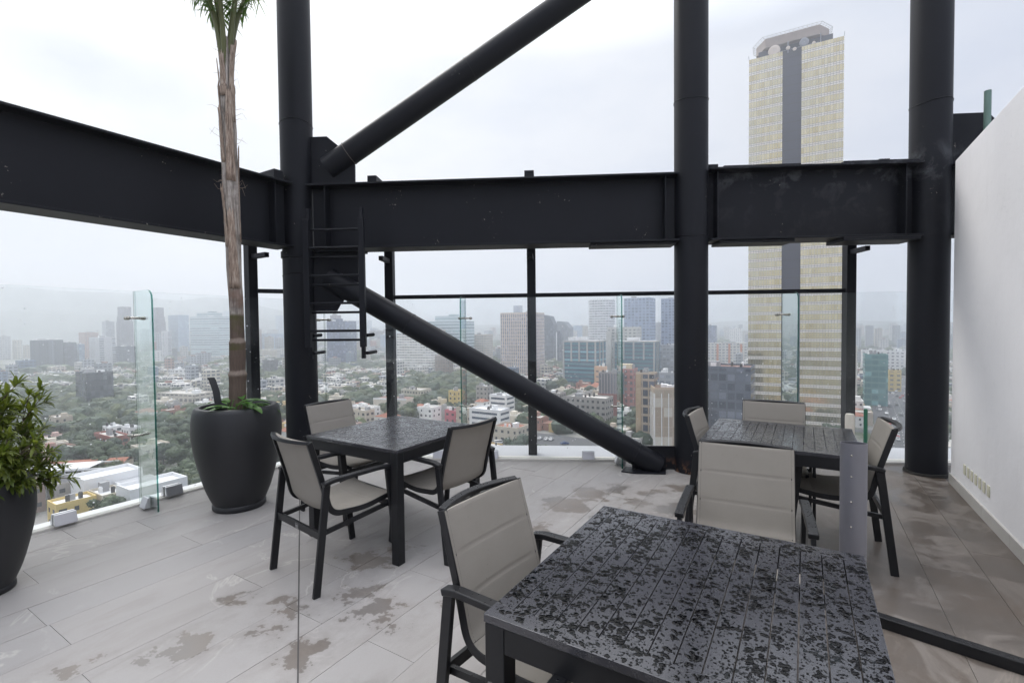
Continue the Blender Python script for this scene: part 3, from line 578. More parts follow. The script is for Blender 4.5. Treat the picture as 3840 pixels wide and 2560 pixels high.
mb = MB(); mb.plate(rel(r, [pl(1.71, .255), pl(1.34, .255), pl(1.25, .15), pl(1.25, .01), pl(1.71, .01)]), .02); mb.build('gusset_plate', STEEL, r, bevel=.002)
mb = MB(); mb.plate([v-Vector(r.location) for v in (Vector((1.12, 4.93, .006)), Vector((1.24, 4.86, .006)), Vector((1.55, 4.83, .006)), Vector((1.62, 5.05, .006)), Vector((1.20, 5.08, .006)))], .012); mb.build('base_plate', STEEL, r)
mb = MB(); mb.plate([pl(4.30, 3.05), pl(4.30, 3.57), pl(4.70, 3.57), pl(4.95, 3.3), pl(4.95, 3.05)], .02)
tag(mb.build('gusset_plate', STEEL, bevel=.002), 'dark gusset plate standing behind the white wall corner', 'gusset plate')
# outer posts with brackets and rails
def post(x, y, rz, label, bi, h=3.14, w=.10):
    r = empty('outer_post', (x, y, 0), rz, label, 'steel post', 'square black posts outside the glass')
    mb = MB(); mb.box((0, 0, h/2), (w, w, h)); mb.build('shaft', STEEL, r, bevel=.004)
    mb = MB(); mb.box((0, -.25-w/2, 3.11), (.10, .50, .10)); mb.build('top_outrigger', STEEL, r, bevel=.003)
    mb = MB(); mb.box((bi, -.13-w/2, 2.31), (.05, .26, .05)); mb.build('lower_bracket', STEEL, r, bevel=.003)
    return r
BR = atan2(BD.y, BD.x)
def ob(x): return gl_back(x)+.20
post(-2.86, 5.28, -YAW+pi/2-pi/2, 'outer post behind the palm trunk, left of the left column', 0)
bpy.data.objects['outer_post'].rotation_euler = (0, 0, pi/2-YAW)
post(-1.455, ob(-1.455), BR, 'outer post between the ladder and the blue tower, above the left table', 0)
post(.235, ob(.235), BR, 'outer post crossing the diagonal pipe halfway', 0)
post(2.12, ob(2.12), BR, 'outer post hidden behind the middle column', 0)
post(3.79, ob(3.79), BR, 'outer post between the golden tower and the right column', 0)
mb = MB(); p0, p1 = Vector((-1.40, ob(-1.40), 1.885)), Vector((3.74, ob(3.74), 1.885)); mb.sweep([p0, p1], BN, .04, .045)
tag(mb.build('outer_rail', STEEL), 'long horizontal black rail just above the glass at the back', 'steel rail')
mb = MB(); mb.sweep([(-2.80, 5.30, 1.94), (-2.30, 5.36, 1.93)], (0, 1, 0), .04, .045)
tag(mb.build('outer_rail', STEEL), 'short horizontal black rail between the left outer post and column', 'steel rail')
# ladder (a fixed one with a sliding one in front)
r = empty('steel_ladder', pl(-1.77, 1.2, -.35), 0, 'black double steel ladder hanging beside the left column', 'ladder')
def lad(y0, x0, x1, zb, zt, rungs, tw):
    for x, nm_ in ((x0, 'l'), (x1, 'r')):
        mb = MB(); mb.sweep(rel(r, [pl(x, zb, y0), pl(x, zt, y0)]), BD, tw, .045); mb.build('rail', STEEL, r, bevel=.003)
    for z in rungs:
        mb = MB(); mb.tube(rel(r, [pl(x0, z, y0), pl(x1, z, y0)]), .0125, 14); mb.build('rung', STEEL, r, 40)
lad(-.44, -2.035, -1.475, 1.33, 2.60, (2.318, 2.042, 1.768, 1.493), .056)
lad(-.33, -2.055, -1.508, 1.21, 2.73, (2.518, 2.239, 1.960, 1.680, 1.40), .034)
for x, z, L in ((-2.05, 1.265, .2), (-1.49, 1.265, .2), (-1.49, 1.445, .12), (-2.05, 1.445, .12)):
    mb = MB(); mb.tube(rel(r, [pl(x+.02, z, -.33), pl(x+.05, z+.005, -.33+L)]), .018, 14); mb.build('support_stub', STEEL, r, 40)
# ---------------------------------------------------------------- white wall
WA = Vector((3.206, 2.973, 0)); 
r = empty('white_wall', WA, 0, 'tall white rendered wall closing the terrace at right', 'wall')
g = NG('white render'); p = g.pos(); n = g.noise(1.4, 6, .6, p)
streak = g.noise(3., 5, .7, g.n('Mapping', {'Vector': p, 'Scale': (3., 3., .4)}).outputs[0])
col = g.mix(n, (.78, .77, .785), (.86, .85, .86)); col = g.mix(g.ramp(streak, [(.58, 0.), (.85, .22)]), col, (.50, .48, .49))
crk = g.m('ABSOLUTE', g.m('SUBTRACT', g.noise(2.4, 5, .7, p, 1.), .5)); col = g.mix(g.ramp(crk, [(0., .22), (.004, 0.)]), col, (.42, .42, .46))
g.bsdf(col, .85, 0, .2, g.bump(g.m('ADD', g.noise(60, 4, .7, p), g.m('MULTIPLY', g.noise(3.2, 4, .6, p), 6.)), .12, .01)); WHITE = g.mat
mb = MB(); L0, L1 = -4.6, 1.79
P = [A2*L0, A2*L1, A2*L1+B2*.45, A2*L0+B2*.45]
mb.prism([(v.x, v.y) for v in reversed(P)], -.02, 3.015); mb.build('wall_body', WHITE, r, bevel=.008)
mrb = NG('grey white marble'); pp = mrb.pos(); cc = mrb.mix(mrb.noise(3, 6, .6, pp, 1.), (.40, .385, .36), (.60, .585, .56)); mrb.bsdf(cc, .3, 0, .4); MARB = mrb.mat
x = L0
while x < L1-.05:
    e_ = min(x+.60, L1); mb = MB(); a, b = A2*(x+.002), A2*(e_-.002); P = [a-B2*.015, b-B2*.015, b-B2*.0005, a-B2*.0005]
    mb.prism([(v.x, v.y) for v in reversed(P)], .001, .095); mb.build('skirting_tile', MARB, r); x = e_
VC = simple('yellowed plastic', (.62, .60, .47), .5); 
for i in range(7):
    t = 1.315-.105*i; mb = MB(); c = A2*t-B2*.004
    mb.box((c.x, c.y, .245), (.008, .05, .085), -YAW); mb.build('vent_cover', VC, r, bevel=.002)
# green pipe by the wall top
mb = MB(); mb.lathe([(.0, 0), (.0275, 0), (.0275, .95), (.023, .95), (.023, .93), (0, .93)], 20)
GRN = simple('green plastic pipe', (.035, .16, .10), .4, 0, .2, 4); GRN2 = simple('faded green pipe', (.13, .21, .18), .45, 0, .2, 4)
tag(mb.build('green_pipe', GRN2, smooth=40, loc=(4.55, 4.62, 2.76)), 'faded green pipe rising behind the top of the white wall', 'pipe')
mb = MB(); mb.lathe([(0, 0), (.016, 0), (.016, .705), (0, .712)], 20); tag(mb.build('green_post', GRN, smooth=40, loc=(3.33, 4.5, 0)), 'thin green upright pipe between the last post and the chair', 'pipe')
mb = MB(); mb.lathe([(0, 0), (.036, 0), (.037, .68), (.030, .70), (0, .70)], 20); tag(mb.build('white_post', simple('ivory plastic', (.62, .59, .52), .6, 0, .15, 8), smooth=40, loc=(3.04, 4.3, 0)), 'short ivory round post behind the far table corner', 'post')
# aluminium oval tube
r = empty('oval_tube', (1.36, 1.90, 0), 0, 'oval grey aluminium tube standing behind the near table corner', 'metal tube')
def oval(a, b, n=40): return [(a*cos(2*pi*i/n), b*sin(2*pi*i/n)) for i in range(n)]
mb = MB(); O, I = oval(.047, .030), oval(.0435, .0265); n = 40; H_ = 1.03
V = [(x, y, 0) for x, y in O]+[(x, y, H_) for x, y in O]+[(x, y, H_) for x, y in I]+[(x, y, .3) for x, y in I]
mb.add(V, [(i, (i+1) % n, n+(i+1) % n, n+i) for i in range(n)]+[(n+i, n+(i+1) % n, 2*n+(i+1) % n, 2*n+i) for i in range(n)]+[(2*n+i, 2*n+(i+1) % n, 3*n+(i+1) % n, 3*n+i) for i in range(n)]+[tuple(3*n+i for i in range(n))])
mb.build('tube', simple('grey anodised tube', (.20, .20, .225), .42, .6, .1, 6), r, 40).rotation_euler = (0, 0, -.3)
for z in (.985, .90, .80, .70):
    mb = MB(); a = 4.35; mb.ell((.047*cos(a), .030*sin(a), z), (.004, .004, .004), 8, 6); o = mb.build('rivet', CHROME, r, 60); o.rotation_euler = (0, 0, -.3)
mb = MB(); mb.box((0, 0, .01), (.22, .22, .02)); mb.build('base_plate', FRAME, r, bevel=.003)
# black bar on the floor
mb = MB(); mb.sweep([(1.05, 3.078, .028), (2.75, 1.484, .028)], Vector((.68, .73, 0)), .05, .055)
tag(mb.build('floor_bar', FRAME, bevel=.004), 'black metal bar lying on the floor right of the near table', 'metal bar')
# ---------------------------------------------------------------- tables
_g = NG('rain water on black paint'); _g.bsdf((.002, .002, .0025), .015, 0, .16); WATER = _g.mat
def make_table(loc, label):
    r = empty('dining_table', (loc[0], loc[1], 0), -YAW, label, 'table', 'square slatted outdoor tables')
    W = .90; H = .74; h = W/2
    for s in (-1, 1):
        mb = MB(); mb.box((0, s*(h-.03), H-.011), (W, .06, .022)); mb.build('end_board', TOP, r, bevel=.0012)
    n = 15; sw = W/n; L = W-.12-.004
    for i in range(n):
        mb = MB(); x = -h+sw*(i+.5); mb.box((x, 0, H-.011), (sw-.003, L, .021)); mb.build('slat', TOP, r, bevel=.0009)
    for s in (-1, 1):
        mb = MB(); mb.box((0, s*(h-.020), H-.058), (W-.125, .034, .070)); mb.build('apron', FRAME, r, bevel=.002)
        mb = MB(); mb.box((s*(h-.020), 0, H-.058), (.034, W-.125, .070)); mb.build('apron', FRAME, r, bevel=.002)
    for sx in (-1, 1):
        for sy in (-1, 1):
            mb = MB(); mb.box((sx*(h-.032), sy*(h-.032), (H-.024)/2), (.060, .060, H-.024)); mb.build('leg', FRAME, r, bevel=.003)
    mb = MB(); mb.box((0, 0, H-.045), (.05, W-.08, .02)); mb.build('support_bar', FRAME, r)
    q = random.Random(17); mb = MB(); V = []; F = []
    gaps = [-h+sw*i for i in range(1, n)]
    def blob(x, y, R_, el, an):
        R_ *= .93
        if abs(x) > h-.006 or abs(y) > h-.006: return
        if abs(y) < h-.06:
            gd = min(abs(x-g_) for g_ in gaps)-.0015
            if gd < .002: return
            R_ = min(R_, gd*1.02)
        R_ = min(R_, (h-abs(x))*.6, (h-abs(y))*.6); hh = min(.0009, R_*.20); m_ = 12; ph = [q.uniform(0, 6.28) for _ in range(3)]; am = [q.uniform(.05, .26), q.uniform(.05, .20), q.uniform(0, .12)]; b0 = len(V); ca, sa = cos(an), sin(an)
        for fr_, zz in ((1., .0), (.90, .82), (.72, .99)):
            for k in range(m_):
                a = 2*pi*k/m_; rr_ = R_*fr_*(1+am[0]*sin(2*a+ph[0])+am[1]*sin(3*a+ph[1])+am[2]*sin(5*a+ph[2])); u, v = rr_*cos(a)*el, rr_*sin(a)/el; V.append((x+u*ca-v*sa, y+u*sa+v*ca, H+.0002+hh*zz))
        V.append((x, y, H+.0002+hh))
        for j in range(2): F.extend((b0+j*m_+k, b0+j*m_+(k+1) % m_, b0+(j+1)*m_+(k+1) % m_, b0+(j+1)*m_+k) for k in range(m_))
        F.extend((b0+2*m_+k, b0+2*m_+(k+1) % m_, b0+3*m_) for k in range(m_))
    for _ in range(820):      # joined pools
        x, y = q.uniform(-h, h), q.uniform(-h, h)
        if noise.noise(Vector((x*7, y*7, 3.))) < -.22+q.uniform(-.15, .15): continue
        an = q.uniform(-.5, .5)
        for _ in range(q.randint(2, 6)): blob(x+q.gauss(0, .0085), y+q.gauss(0, .0065), q.uniform(.003, .0088), q.uniform(.85, 1.35), an+q.uniform(-.7, .7))
    for _ in range(4300): blob(q.uniform(-h, h), q.uniform(-h, h), q.uniform(.0010, .0036), q.uniform(.85, 1.3), q.uniform(0, 3))
    mb.add(V, F); w_ = mb.build('water_drops', WATER, r, 75); w_['kind'] = 'stuff'
    return r
T1 = make_table((.535, 1.41), 'near slatted black table covered in water drops, bottom right')
T2 = copy_tree(T1); T2.location = (-.88, 3.61, 0); T2['label'] = 'left slatted table with bright wet top, three chairs around it'
T3 = copy_tree(T1); T3.location = (1.86, 3.335, 0); T3['label'] = 'far right slatted table in front of the golden tower'
_g = NG('rain film mirroring the sky'); _g.bsdf((.012, .012, .014), .03, 0, 1.); WATER2 = _g.mat
for T_ in (T2, T3):
    for c_ in T_.children:
        if c_.name.startswith('water_drops'): c_.data = c_.data.copy(); c_.data.materials[0] = WATER2
# ---------------------------------------------------------------- chairs
def text_mesh(s, size):
    c = bpy.data.curves.new('t', 'FONT'); c.body = s; c.size = size; c.align_x = 'CENTER'; c.align_y = 'CENTER'; c.extrude = .0004
    o = bpy.data.objects.new('t', c); COL.objects.link(o); bpy.context.view_layer.update()
    me = bpy.data.meshes.new_from_object(o.evaluated_get(bpy.context.evaluated_depsgraph_get())); bpy.data.objects.remove(o); return me
TAGM = simple('tag silver print', (.5, .5, .5), .4, .5); TAGB = simple('tag black', (.01, .01, .01), .4)
def make_tag(parent, loc, rot):
    mb = MB(); mb.box((0, 0, 0), (.036, .030, .0016)); pl_ = mb.build('maker_tag', TAGB, parent); pl_.location = loc; pl_.rotation_euler = rot
    me = text_mesh('BSK', .015); me.materials.append(TAGM); t = bpy.data.objects.new('lettering', me); COL.objects.link(t); t.parent = pl_; t.location = (0, 0, .0012)
    mb = MB(); 
    for c, d_ in (((0, .0135, .001), (.034, .0012, .0008)), ((0, -.0135, .001), (.034, .0012, .0008)), ((.0165, 0, .001), (.0012, .027, .0008)), ((-.0165, 0, .001), (.0012, .027, .0008)), ((0, -.009, .001), (.02, .002, .0006))): mb.box(c, d_)
    mb.build('border', TAGM, pl_)
def sling_pt(t):      # side curve: t 0 at the top of the back .. 1 at the front of the seat
    pts = SL; L = [0]
    for i in range(1, len(pts)): L.append(L[-1]+(pts[i]-pts[i-1]).length)
    d_ = t*L[-1]
    for i in range(1, len(pts)):
        if d_ <= L[i]+1e-9: k = (d_-L[i-1])/max(1e-9, L[i]-L[i-1]); return pts[i-1].lerp(pts[i], k)
    return pts[-1]
SL = fillet([(0, -.285, .868), (0, -.205, .60), (0, -.165, .425), (0, .06, .405), (0, .26, .438), (0, .285, .425)], .07, 8)
def make_chair(label):
    r = empty('dining_chair', (0, 0, 0), 0, label, 'chair', 'taupe sling armchairs around the tables')
    LX = .264; FX = .219
    for s in (-1, 1):
        path = fillet([(0, -.285, 0), (0, -.205, .632), (0, .205, .640), (0, .275, 0)], .025, 4)
        k1 = [p for p in path if p.y < -.15]; 
        mb = MB(); mb.sweep([(s*LX, -.285, 0), (s*LX, -.210, .618)], (1, 0, 0), .020, .042); mb.build('leg', FRAME, r, bevel=.0025)
        mb = MB(); mb.sweep([(s*LX, .275, 0), (s*LX, .208, .618)], (1, 0, 0), .020, .042); mb.build('leg', FRAME, r, bevel=.0025)
        mb = MB(); mb.sweep([Vector((s*LX, y, z)) for _, y, z in fillet([(0, -.232, .622), (0, -.18, .636), (0, .15, .640), (0, .232, .630)], .06, 6)], (1, 0, 0), .040, .024); mb.build('armrest', FRAME, r, bevel=.004)
        mb = MB(); mb.sweep([Vector((s*FX, p.y, p.z)) for p in SL], (1, 0, 0), .019, .032); mb.build('side_rail', FRAME, r, bevel=.002)
    def bow(x): return -.052*(1-(x/FX)**2)
    mb = MB(); mb.sweep([(x, -.287+bow(x), .865) for x in [FX*(-1+i/8) for i in range(17)]], (0, .28, 1), .020, .026); mb.build('top_rail', FRAME, r, bevel=.003)
    mb = MB(); mb.sweep([(x, .292, .418) for x in (-FX, FX)], (0, 0, 1), .022, .022); mb.build('front_rail', FRAME, r, bevel=.002)
    mb = MB(); mb.sweep([(x, -.247, .335) for x in (-LX+.01, LX-.01)], (0, 0, 1), .042, .018); st = mb.build('stretcher', FRAME, r, bevel=.002)
    mb = MB(); mb.sweep([(x, .228, .385) for x in (-LX+.01, LX-.01)], (0, 0, 1), .034, .018); mb.build('stretcher', FRAME, r, bevel=.002)
    for s in (-1, 1):
        mb = MB(); mb.sweep([(s*.236, -.24, .335), (s*.236, .22, .385)], (1, 0, 0), .016, .026); mb.build('seat_support', FRAME, r)
    make_tag(st, (0, -.2575, .335), (pi/2, 0, 0))
    # sling: padded panels
    nx = 14
    def panel(t0, t1, nseam, name):
        mb = MB(); nt_ = 60; w_ = FX+.006; V = []; V2 = []
        for j in range(nt_+1):
            t = t0+(t1-t0)*j/nt_; p = sling_pt(t); q1 = sling_pt(max(0, t-.01)); q2 = sling_pt(min(1, t+.01)); tg = (q2-q1).normalized(); nrm = Vector((0, -tg.z, tg.y)).normalized()
            if nrm.y < 0 and abs(nrm.y) > abs(nrm.z): nrm = -nrm
            if nrm.z < 0 and abs(nrm.z) >= abs(nrm.y): nrm = -nrm
            ph = (j/nt_)*nseam; fr_ = ph-floor(ph) if j < nt_ else 1.; fr_ = 0 if j == 0 else fr_
            puff = min(1, (1-abs(2*fr_-1))*9)**.5
            for i in range(nx+1):
                x = -1+2*i/nx; e_ = min(1, (1-abs(x))*5)**.5; edge = .35 if .9 > abs(x) > .82 else 1
                sag = (-.016*(1-x*x)) if name == 'seat' else (-.020*(1-x*x))
                th = .0178+.0030*puff*e_*edge+sag
                c = Vector((x*w_, p.y, p.z)); V.append(c+nrm*th); V2.append(Vector((x*(FX-.011), p.y, p.z))+nrm*(sag-.002 if abs(x) < .99 else -.002))
        n1 = len(V); W_ = nx+1
        F = [(j*W_+i, j*W_+i+1, (j+1)*W_+i+1, (j+1)*W_+i) for j in range(nt_) for i in range(nx)]
        F2 = [(n1+b, n1+a, n1+d_, n1+c) for a, b, c, d_ in F]
        E_ = [(i, n1+i, n1+i+1, i+1) for i in range(nx)]+[(nt_*W_+i+1, n1+nt_*W_+i+1, n1+nt_*W_+i, nt_*W_+i) for i in range(nx)]
        E_ += [((j+1)*W_, n1+(j+1)*W_, n1+j*W_, j*W_) for j in range(nt_)]+[(j*W_+nx, n1+j*W_+nx, n1+(j+1)*W_+nx, (j+1)*W_+nx) for j in range(nt_)]
        mb.add(V+V2, F+F2+E_); o = mb.build(name, FAB, r, 50)
        bm = bmesh.new(); bm.from_mesh(o.data); bmesh.ops.recalc_face_normals(bm, faces=bm.faces); bm.to_mesh(o.data); bm.free()
    panel(.004, .50, 3, 'backrest'); panel(.502, .985, 3, 'seat')
    return r
CH = [(-1.135, 3.035, .687, 'chair on the near left side of the left table, seen from behind'),
      (-.488, 3.39, -.911, 'chair at the right of the left table, its back turned to the viewer'),
      (-1.375, 4.018, 2.152, 'chair behind the left table, in front of the left column'),
      (.109, 1.662, 2.214, 'chair pushed in at the left edge of the near wet table'),
      (1.102, 2.274, -2.673, 'big chair behind the near wet table, facing the viewer'),
      (.29, .94, .58, 'chair at the near edge of the wet table, only its back corner in view'),
      (1.591, 3.404, 2.142, 'chair tucked in at the left of the far right table, before the middle column'),
      (2.02, 3.707, -2.63, 'chair behind the far right table, before the golden tower'),
      (2.15, 3.19, -1.067, 'chair at the right end of the far right table, near the right column')]
c0 = make_chair(CH[0][3])
for i, (x, y, h_, lb) in enumerate(CH):
    c = c0 if i == 0 else copy_tree(c0); c.location = (x, y, 0); c.rotation_euler = (0, 0, -h_); c['label'] = lb
# ---------------------------------------------------------------- planters
POT = [(0, .0), (.195, .0), (.205, .012), (.205, .04), (.197, .05), (.207, .07), (.250, .18), (.290, .33), (.322, .48), (.338, .60), (.341, .68), (.336, .77), (.324, .835), (.312, .860), (.300, .868), (.277, .868), (.266, .855), (.27, .79), (.27, .75), (0, .75)]
def smooth_prof(pr, a, b, k=3):
    out = pr[:a]
    for i in range(a, b):
        p0, p1, p2, p3 = pr[max(i-1, 0)], pr[i], pr[i+1], pr[min(i+2, len(pr)-1)]
        for j in range(k):
            t = j/k; out.append(tuple(.5*(2*p1[c]+(p2[c]-p0[c])*t+(2*p0[c]-5*p1[c]+4*p2[c]-p3[c])*t*t+(3*p1[c]-p0[c]-3*p2[c]+p3[c])*t**3) for c in (0, 1)))
    return out+pr[b:]
def planter(x, y, label):
    r = empty('planter', (x, y, 0), 0, label, 'planter', 'big dark rounded planters')
    mb = MB(); mb.lathe(smooth_prof(POT, 5, 14), 72); mb.build('pot', PLAST, r, 45)
    mb = MB(); rg = random.Random(5); n = 26
    V = [(0.268*(i/5)*cos(2*pi*k/n), 0.268*(i/5)*sin(2*pi*k/n), .765+rg.uniform(-.008, .012)) for i in range(6) for k in range(n)]
    mb.add(V, [(i*n+k, i*n+(k+1) % n, (i+1)*n+(k+1) % n, (i+1)*n+k) for i in range(5) for k in range(n)]); mb.build('soil', SOIL, r, 60)
    return r
PX, PY = -2.36, 4.09
planter(PX, PY, 'dark planter with the palm, left of the left table'); p0 = planter(-3.09, 2.73, 'dark planter with the shrub, cut by the left frame edge'); p0.scale = (.73, .73, .75)
def leafmat(name, c1, c2, rough=.4, trans=.35):
    g = NG(name); ri = g.n('NewGeometry').outputs['Random Per Island']; cc = g.mix(ri, c1, c2); cc = g.mix(g.m('MULTIPLY', g.noise(30, 3, .5, g.pos()), .3), cc, tuple(v*.5 for v in c1))
    p = g.bsdf(cc, rough, 0, .4); t = g.n('BsdfTranslucent', {'Color': g.mix(1., cc, (1.6, 1.7, .8), 'MULTIPLY')}); m_ = g.n('MixShader', {0: trans, 1: p.outputs[0], 2: t.outputs[0]})
    g.t.links.new(m_.outputs[0], g.out.inputs[0]); return g.mat
LEAF = leafmat('shrub leaf', (.065, .10, .016), (.20, .235, .045)); BROAD = leafmat('broad leaf', (.06, .15, .035), (.12, .25, .06)); FROND = leafmat('palm leaflet', (.05, .11, .02), (.10, .18, .035))
BARK = simple('shrub twig', (.10, .075, .055), .8, 0, .3, 12, .3)
def leaf(mb, base, d, up, L, W, curl=.25, fold=.25, seg=4, mi=0, tipsharp=1.):
    d = d.normalized(); s = d.cross(up)
    if s.length < 1e-3: s = d.cross(Vector((1, 0, 0)))
    s.normalize(); u = s.cross(d).normalized(); V = []
    for i in range(seg+1):
        t = i/seg; w_ = W*(sin(pi*min(1, t*.92+.06))**.8)*.5 if i < seg else .0008; c = base+d*L*t*(1-curl*.2*t)-u*curl*L*t*t
        V += [c-s*w_+u*fold*w_, c-u*0, c+s*w_+u*fold*w_]
    mb.add(V, [(3*i+a, 3*i+a+1, 3*i+a+4, 3*i+a+3) for i in range(seg) for a in (0, 1)], mi)
# shrub
rg = random.Random(11)
r = empty('leafy_shrub', (-3.09, 2.73, .56), 0, 'green leafy shrub growing from the left planter', 'shrub'); r.scale = (.76, .76, 1.0)
lm, tm = MB(), MB()
def rosette(c, d, n, L):
    for i in range(n):
        a = 2*pi*i/n+rg.uniform(-.3, .3); u = d.cross(Vector((0, 0, 1))); u = u.normalized() if u.length > .01 else Vector((1, 0, 0)); v = d.cross(u)
        sp = rg.uniform(.35, 1.3); dd = d*cos(sp)+(u*cos(a)+v*sin(a))*sin(sp)
        leaf(lm, c-d*rg.uniform(0, .05), dd+Vector((0, 0, rg.uniform(-.1, .15))), Vector((0, 0, 1)), L*rg.uniform(.7, 1.15), L*rg.uniform(.24, .34), rg.uniform(.05, .4), .35)
for i in range(34):
    a = 2*pi*i/34*3+rg.uniform(-.2, .2); el = rg.uniform(-.12, 1.35); p = Vector((rg.uniform(-.05, .05), rg.uniform(-.05, .05), 0)); d_ = Vector((cos(a)*cos(el), sin(a)*cos(el), sin(el)+.15)).normalized()
    pts = [p.copy()]; L = rg.uniform(.36, .50)*(1.2 if sin(el) > .7 else .90); n = 6
    for k in range(n):
        d_ = (d_+Vector((rg.uniform(-.3, .3), rg.uniform(-.3, .3), rg.uniform(-.12, .16)))).normalized(); p = p+d_*L/n; pts.append(p.copy())
        if k > 0:
            for _ in range(4):
                sd_ = (d_+Vector((rg.uniform(-1, 1), rg.uniform(-1, 1), rg.uniform(-.4, .7)))*.95).normalized(); e_ = p+sd_*rg.uniform(.06, .19)
                tm.tube([p, (p+e_)/2+Vector((0, 0, .008)), e_], [.003, .0025, .002], 5); rosette(e_, sd_, rg.randint(9, 13), rg.uniform(.062, .09))
    tm.tube(pts, [.010-.0012*k for k in range(n+1)], 7); rosette(p, d_, 13, .10)
lm.build('leaves', LEAF, r, 60); tm.build('branches', BARK, r, 60)
# small broad-leaved plant beside the palm
r = empty('small_plant', (PX+.06, PY-.13, .77), 0, 'small broad leaved plant at the foot of the palm', 'plant')
mb = MB(); sm_ = MB()
for i in range(20):
    a = rg.uniform(0, 2*pi); el = rg.uniform(.15, .95); d_ = Vector((cos(a)*cos(el)*1.1, sin(a)*cos(el), sin(el))); b = Vector((rg.uniform(-.07, .10), rg.uniform(-.05, .05), 0)); e_ = b+d_*rg.uniform(.05, .11)+Vector((0, 0, .075))
    sm_.tube([b, e_], .003, 5); leaf(mb, e_, Vector((d_.x, d_.y, d_.z*.5)), Vector((0, 0, 1)), rg.uniform(.14, .21), rg.uniform(.055, .08), rg.uniform(.2, .6), .2, 6)
mb.build('leaves', BROAD, r, 60); sm_.build('stems', BROAD, r, 60)
mb = MB(); pts = [(PX-.125, PY-.20, .74), (PX-.13, PY-.205, .90), (PX-.145, PY-.21, 1.02), (PX-.17, PY-.21, 1.10), (PX-.185, PY-.21, 1.125)]
mb.sweep([Vector(q)+Vector((.09, .01, 0)) for q in pts], (.80, .60, 0), .050, .014); tag(mb.build('edging_strip', PLAST, bevel=.003), 'curved dark plastic strip sticking up in the palm planter', 'plastic strip')
# palm
r = empty('palm_tree', (PX, PY, .76), 0, 'slender palm with a weathered trunk in the left centre planter', 'palm tree')
prof = [(.0, .086), (.10, .075), (.17, .067), (.30, .065), (.37, .068), (.40, .061), (.52, .063), (.63, .062), (.66, .056), (.80, .054), (.90, .053), (1.2, .055), (1.5, .053), (1.8, .055), (2.1, .053), (2.3, .054), (2.42, .060), (2.5, .058), (2.7, .054), (2.85, .048), (3.0, .044), (3.10, .040), (3.2, .034)]
def tx(z): return .0+.01*sin(z*2.2)-.028*(z/3.1)**2-.0*z+.012*sin(z*.9)
seg = 40; V = []; zz = []; N_ = 260
for j in range(N_+1):
    z = 3.2*j/N_
    for i in range(1, len(prof)):
        if z <= prof[i][0]+1e-9: t = (z-prof[i-1][0])/(prof[i][0]-prof[i-1][0]); rad = prof[i-1][1]*(1-t)+prof[i][1]*t; break
    for k in range(seg):
        a = 2*pi*k/seg; up_amt = min(1, max(0, (z-.8)/.5)); nz_ = noise.noise(Vector((cos(a)*2.2, sin(a)*2.2, z*1.3)))*.012*up_amt+noise.noise(Vector((cos(a)*6, sin(a)*6, z*3)))*.006*up_amt
        for zr in (.375, .645): nz_ += .005*math.exp(-((z-zr)/.012)**2)
        V.append((tx(z)+(rad+nz_)*cos(a), (rad+nz_)*sin(a), z))
mb = MB(); mb.add(V, [(j*seg+k, j*seg+(k+1) % seg, (j+1)*seg+(k+1) % seg, (j+1)*seg+k) for j in range(N_) for k in range(seg)])
g = NG('palm trunk bark'); o_ = g.obj(); z = g.n('SeparateXYZ', {0: o_}).outputs[2]
zn = g.m('ADD', z, g.m('MULTIPLY', g.m('SUBTRACT', g.noise(9, 4, .6, o_), .5), .06))
st = g.noise(6, 6, .75, g.n('Mapping', {'Vector': o_, 'Scale': (7., 7., .55)}).outputs[0])
fib = g.noise(10, 4, .7, g.n('Mapping', {'Vector': o_, 'Scale': (14., 14., .9)}).outputs[0])
low = g.mix(g.m('MULTIPLY', g.m('ADD', st, fib), .5), (.02, .014, .012), (.24, .18, .145)); low = g.mix(g.m('MULTIPLY', g.ramp(g.noise(4, 3, .5, o_), [(.5, 0.), (.62, .7)]), g.m('GREATER_THAN', z, .58)), low, (.085, .088, .028))
upw = g.ramp(st, [(.30, (.07, .06, .053)), (.43, (.25, .215, .185)), (.54, (.42, .375, .335)), (.68, (.58, .53, .485))])
upw = g.mix(g.ramp(g.noise(2.3, 4, .6, o_), [(.52, 0.), (.6, .75)]), upw, g.mix(fib, (.04, .035, .033), (.13, .115, .10)))
upw = g.mix(g.ramp(g.noise(1.6, 3, .6, g.n('VectorMath', {0: o_, 1: (3., 1., 2.)}, operation='ADD').outputs[0]), [(.55, 0.), (.62, .6)]), upw, (.24, .135, .095))
ring = g.ramp(g.m('DIVIDE', zn, 3.2), [(0., 0.), (.112, 0.), (.114, 1.), (.127, 1.), (.129, 0.), (.199, 0.), (.201, 1.), (.212, 1.), (.214, 0.), (.272, 0.), (.276, 1.)])
col = g.mix(ring, low, g.mix(g.m('GREATER_THAN', z, .86), g.mix(fib, (.16, .12, .10), (.36, .30, .25)), upw))
g.bsdf(col, .85, 0, .2, g.bump(g.m('ADD', st, fib), .7, .012)); mb.build('trunk', g.mat, r, 60); PBARK = g.mat
g = NG('dry leaf sheath'); o_ = g.pos(); fb = g.noise(9, 4, .7, g.n('Mapping', {'Vector': o_, 'Scale': (12., 12., 1.)}).outputs[0]); g.bsdf(g.ramp(fb, [(.3, (.07, .055, .045)), (.5, (.30, .225, .175)), (.68, (.50, .43, .36))]), .85, 0, .2); DRY = g.mat
rg = random.Random(21)
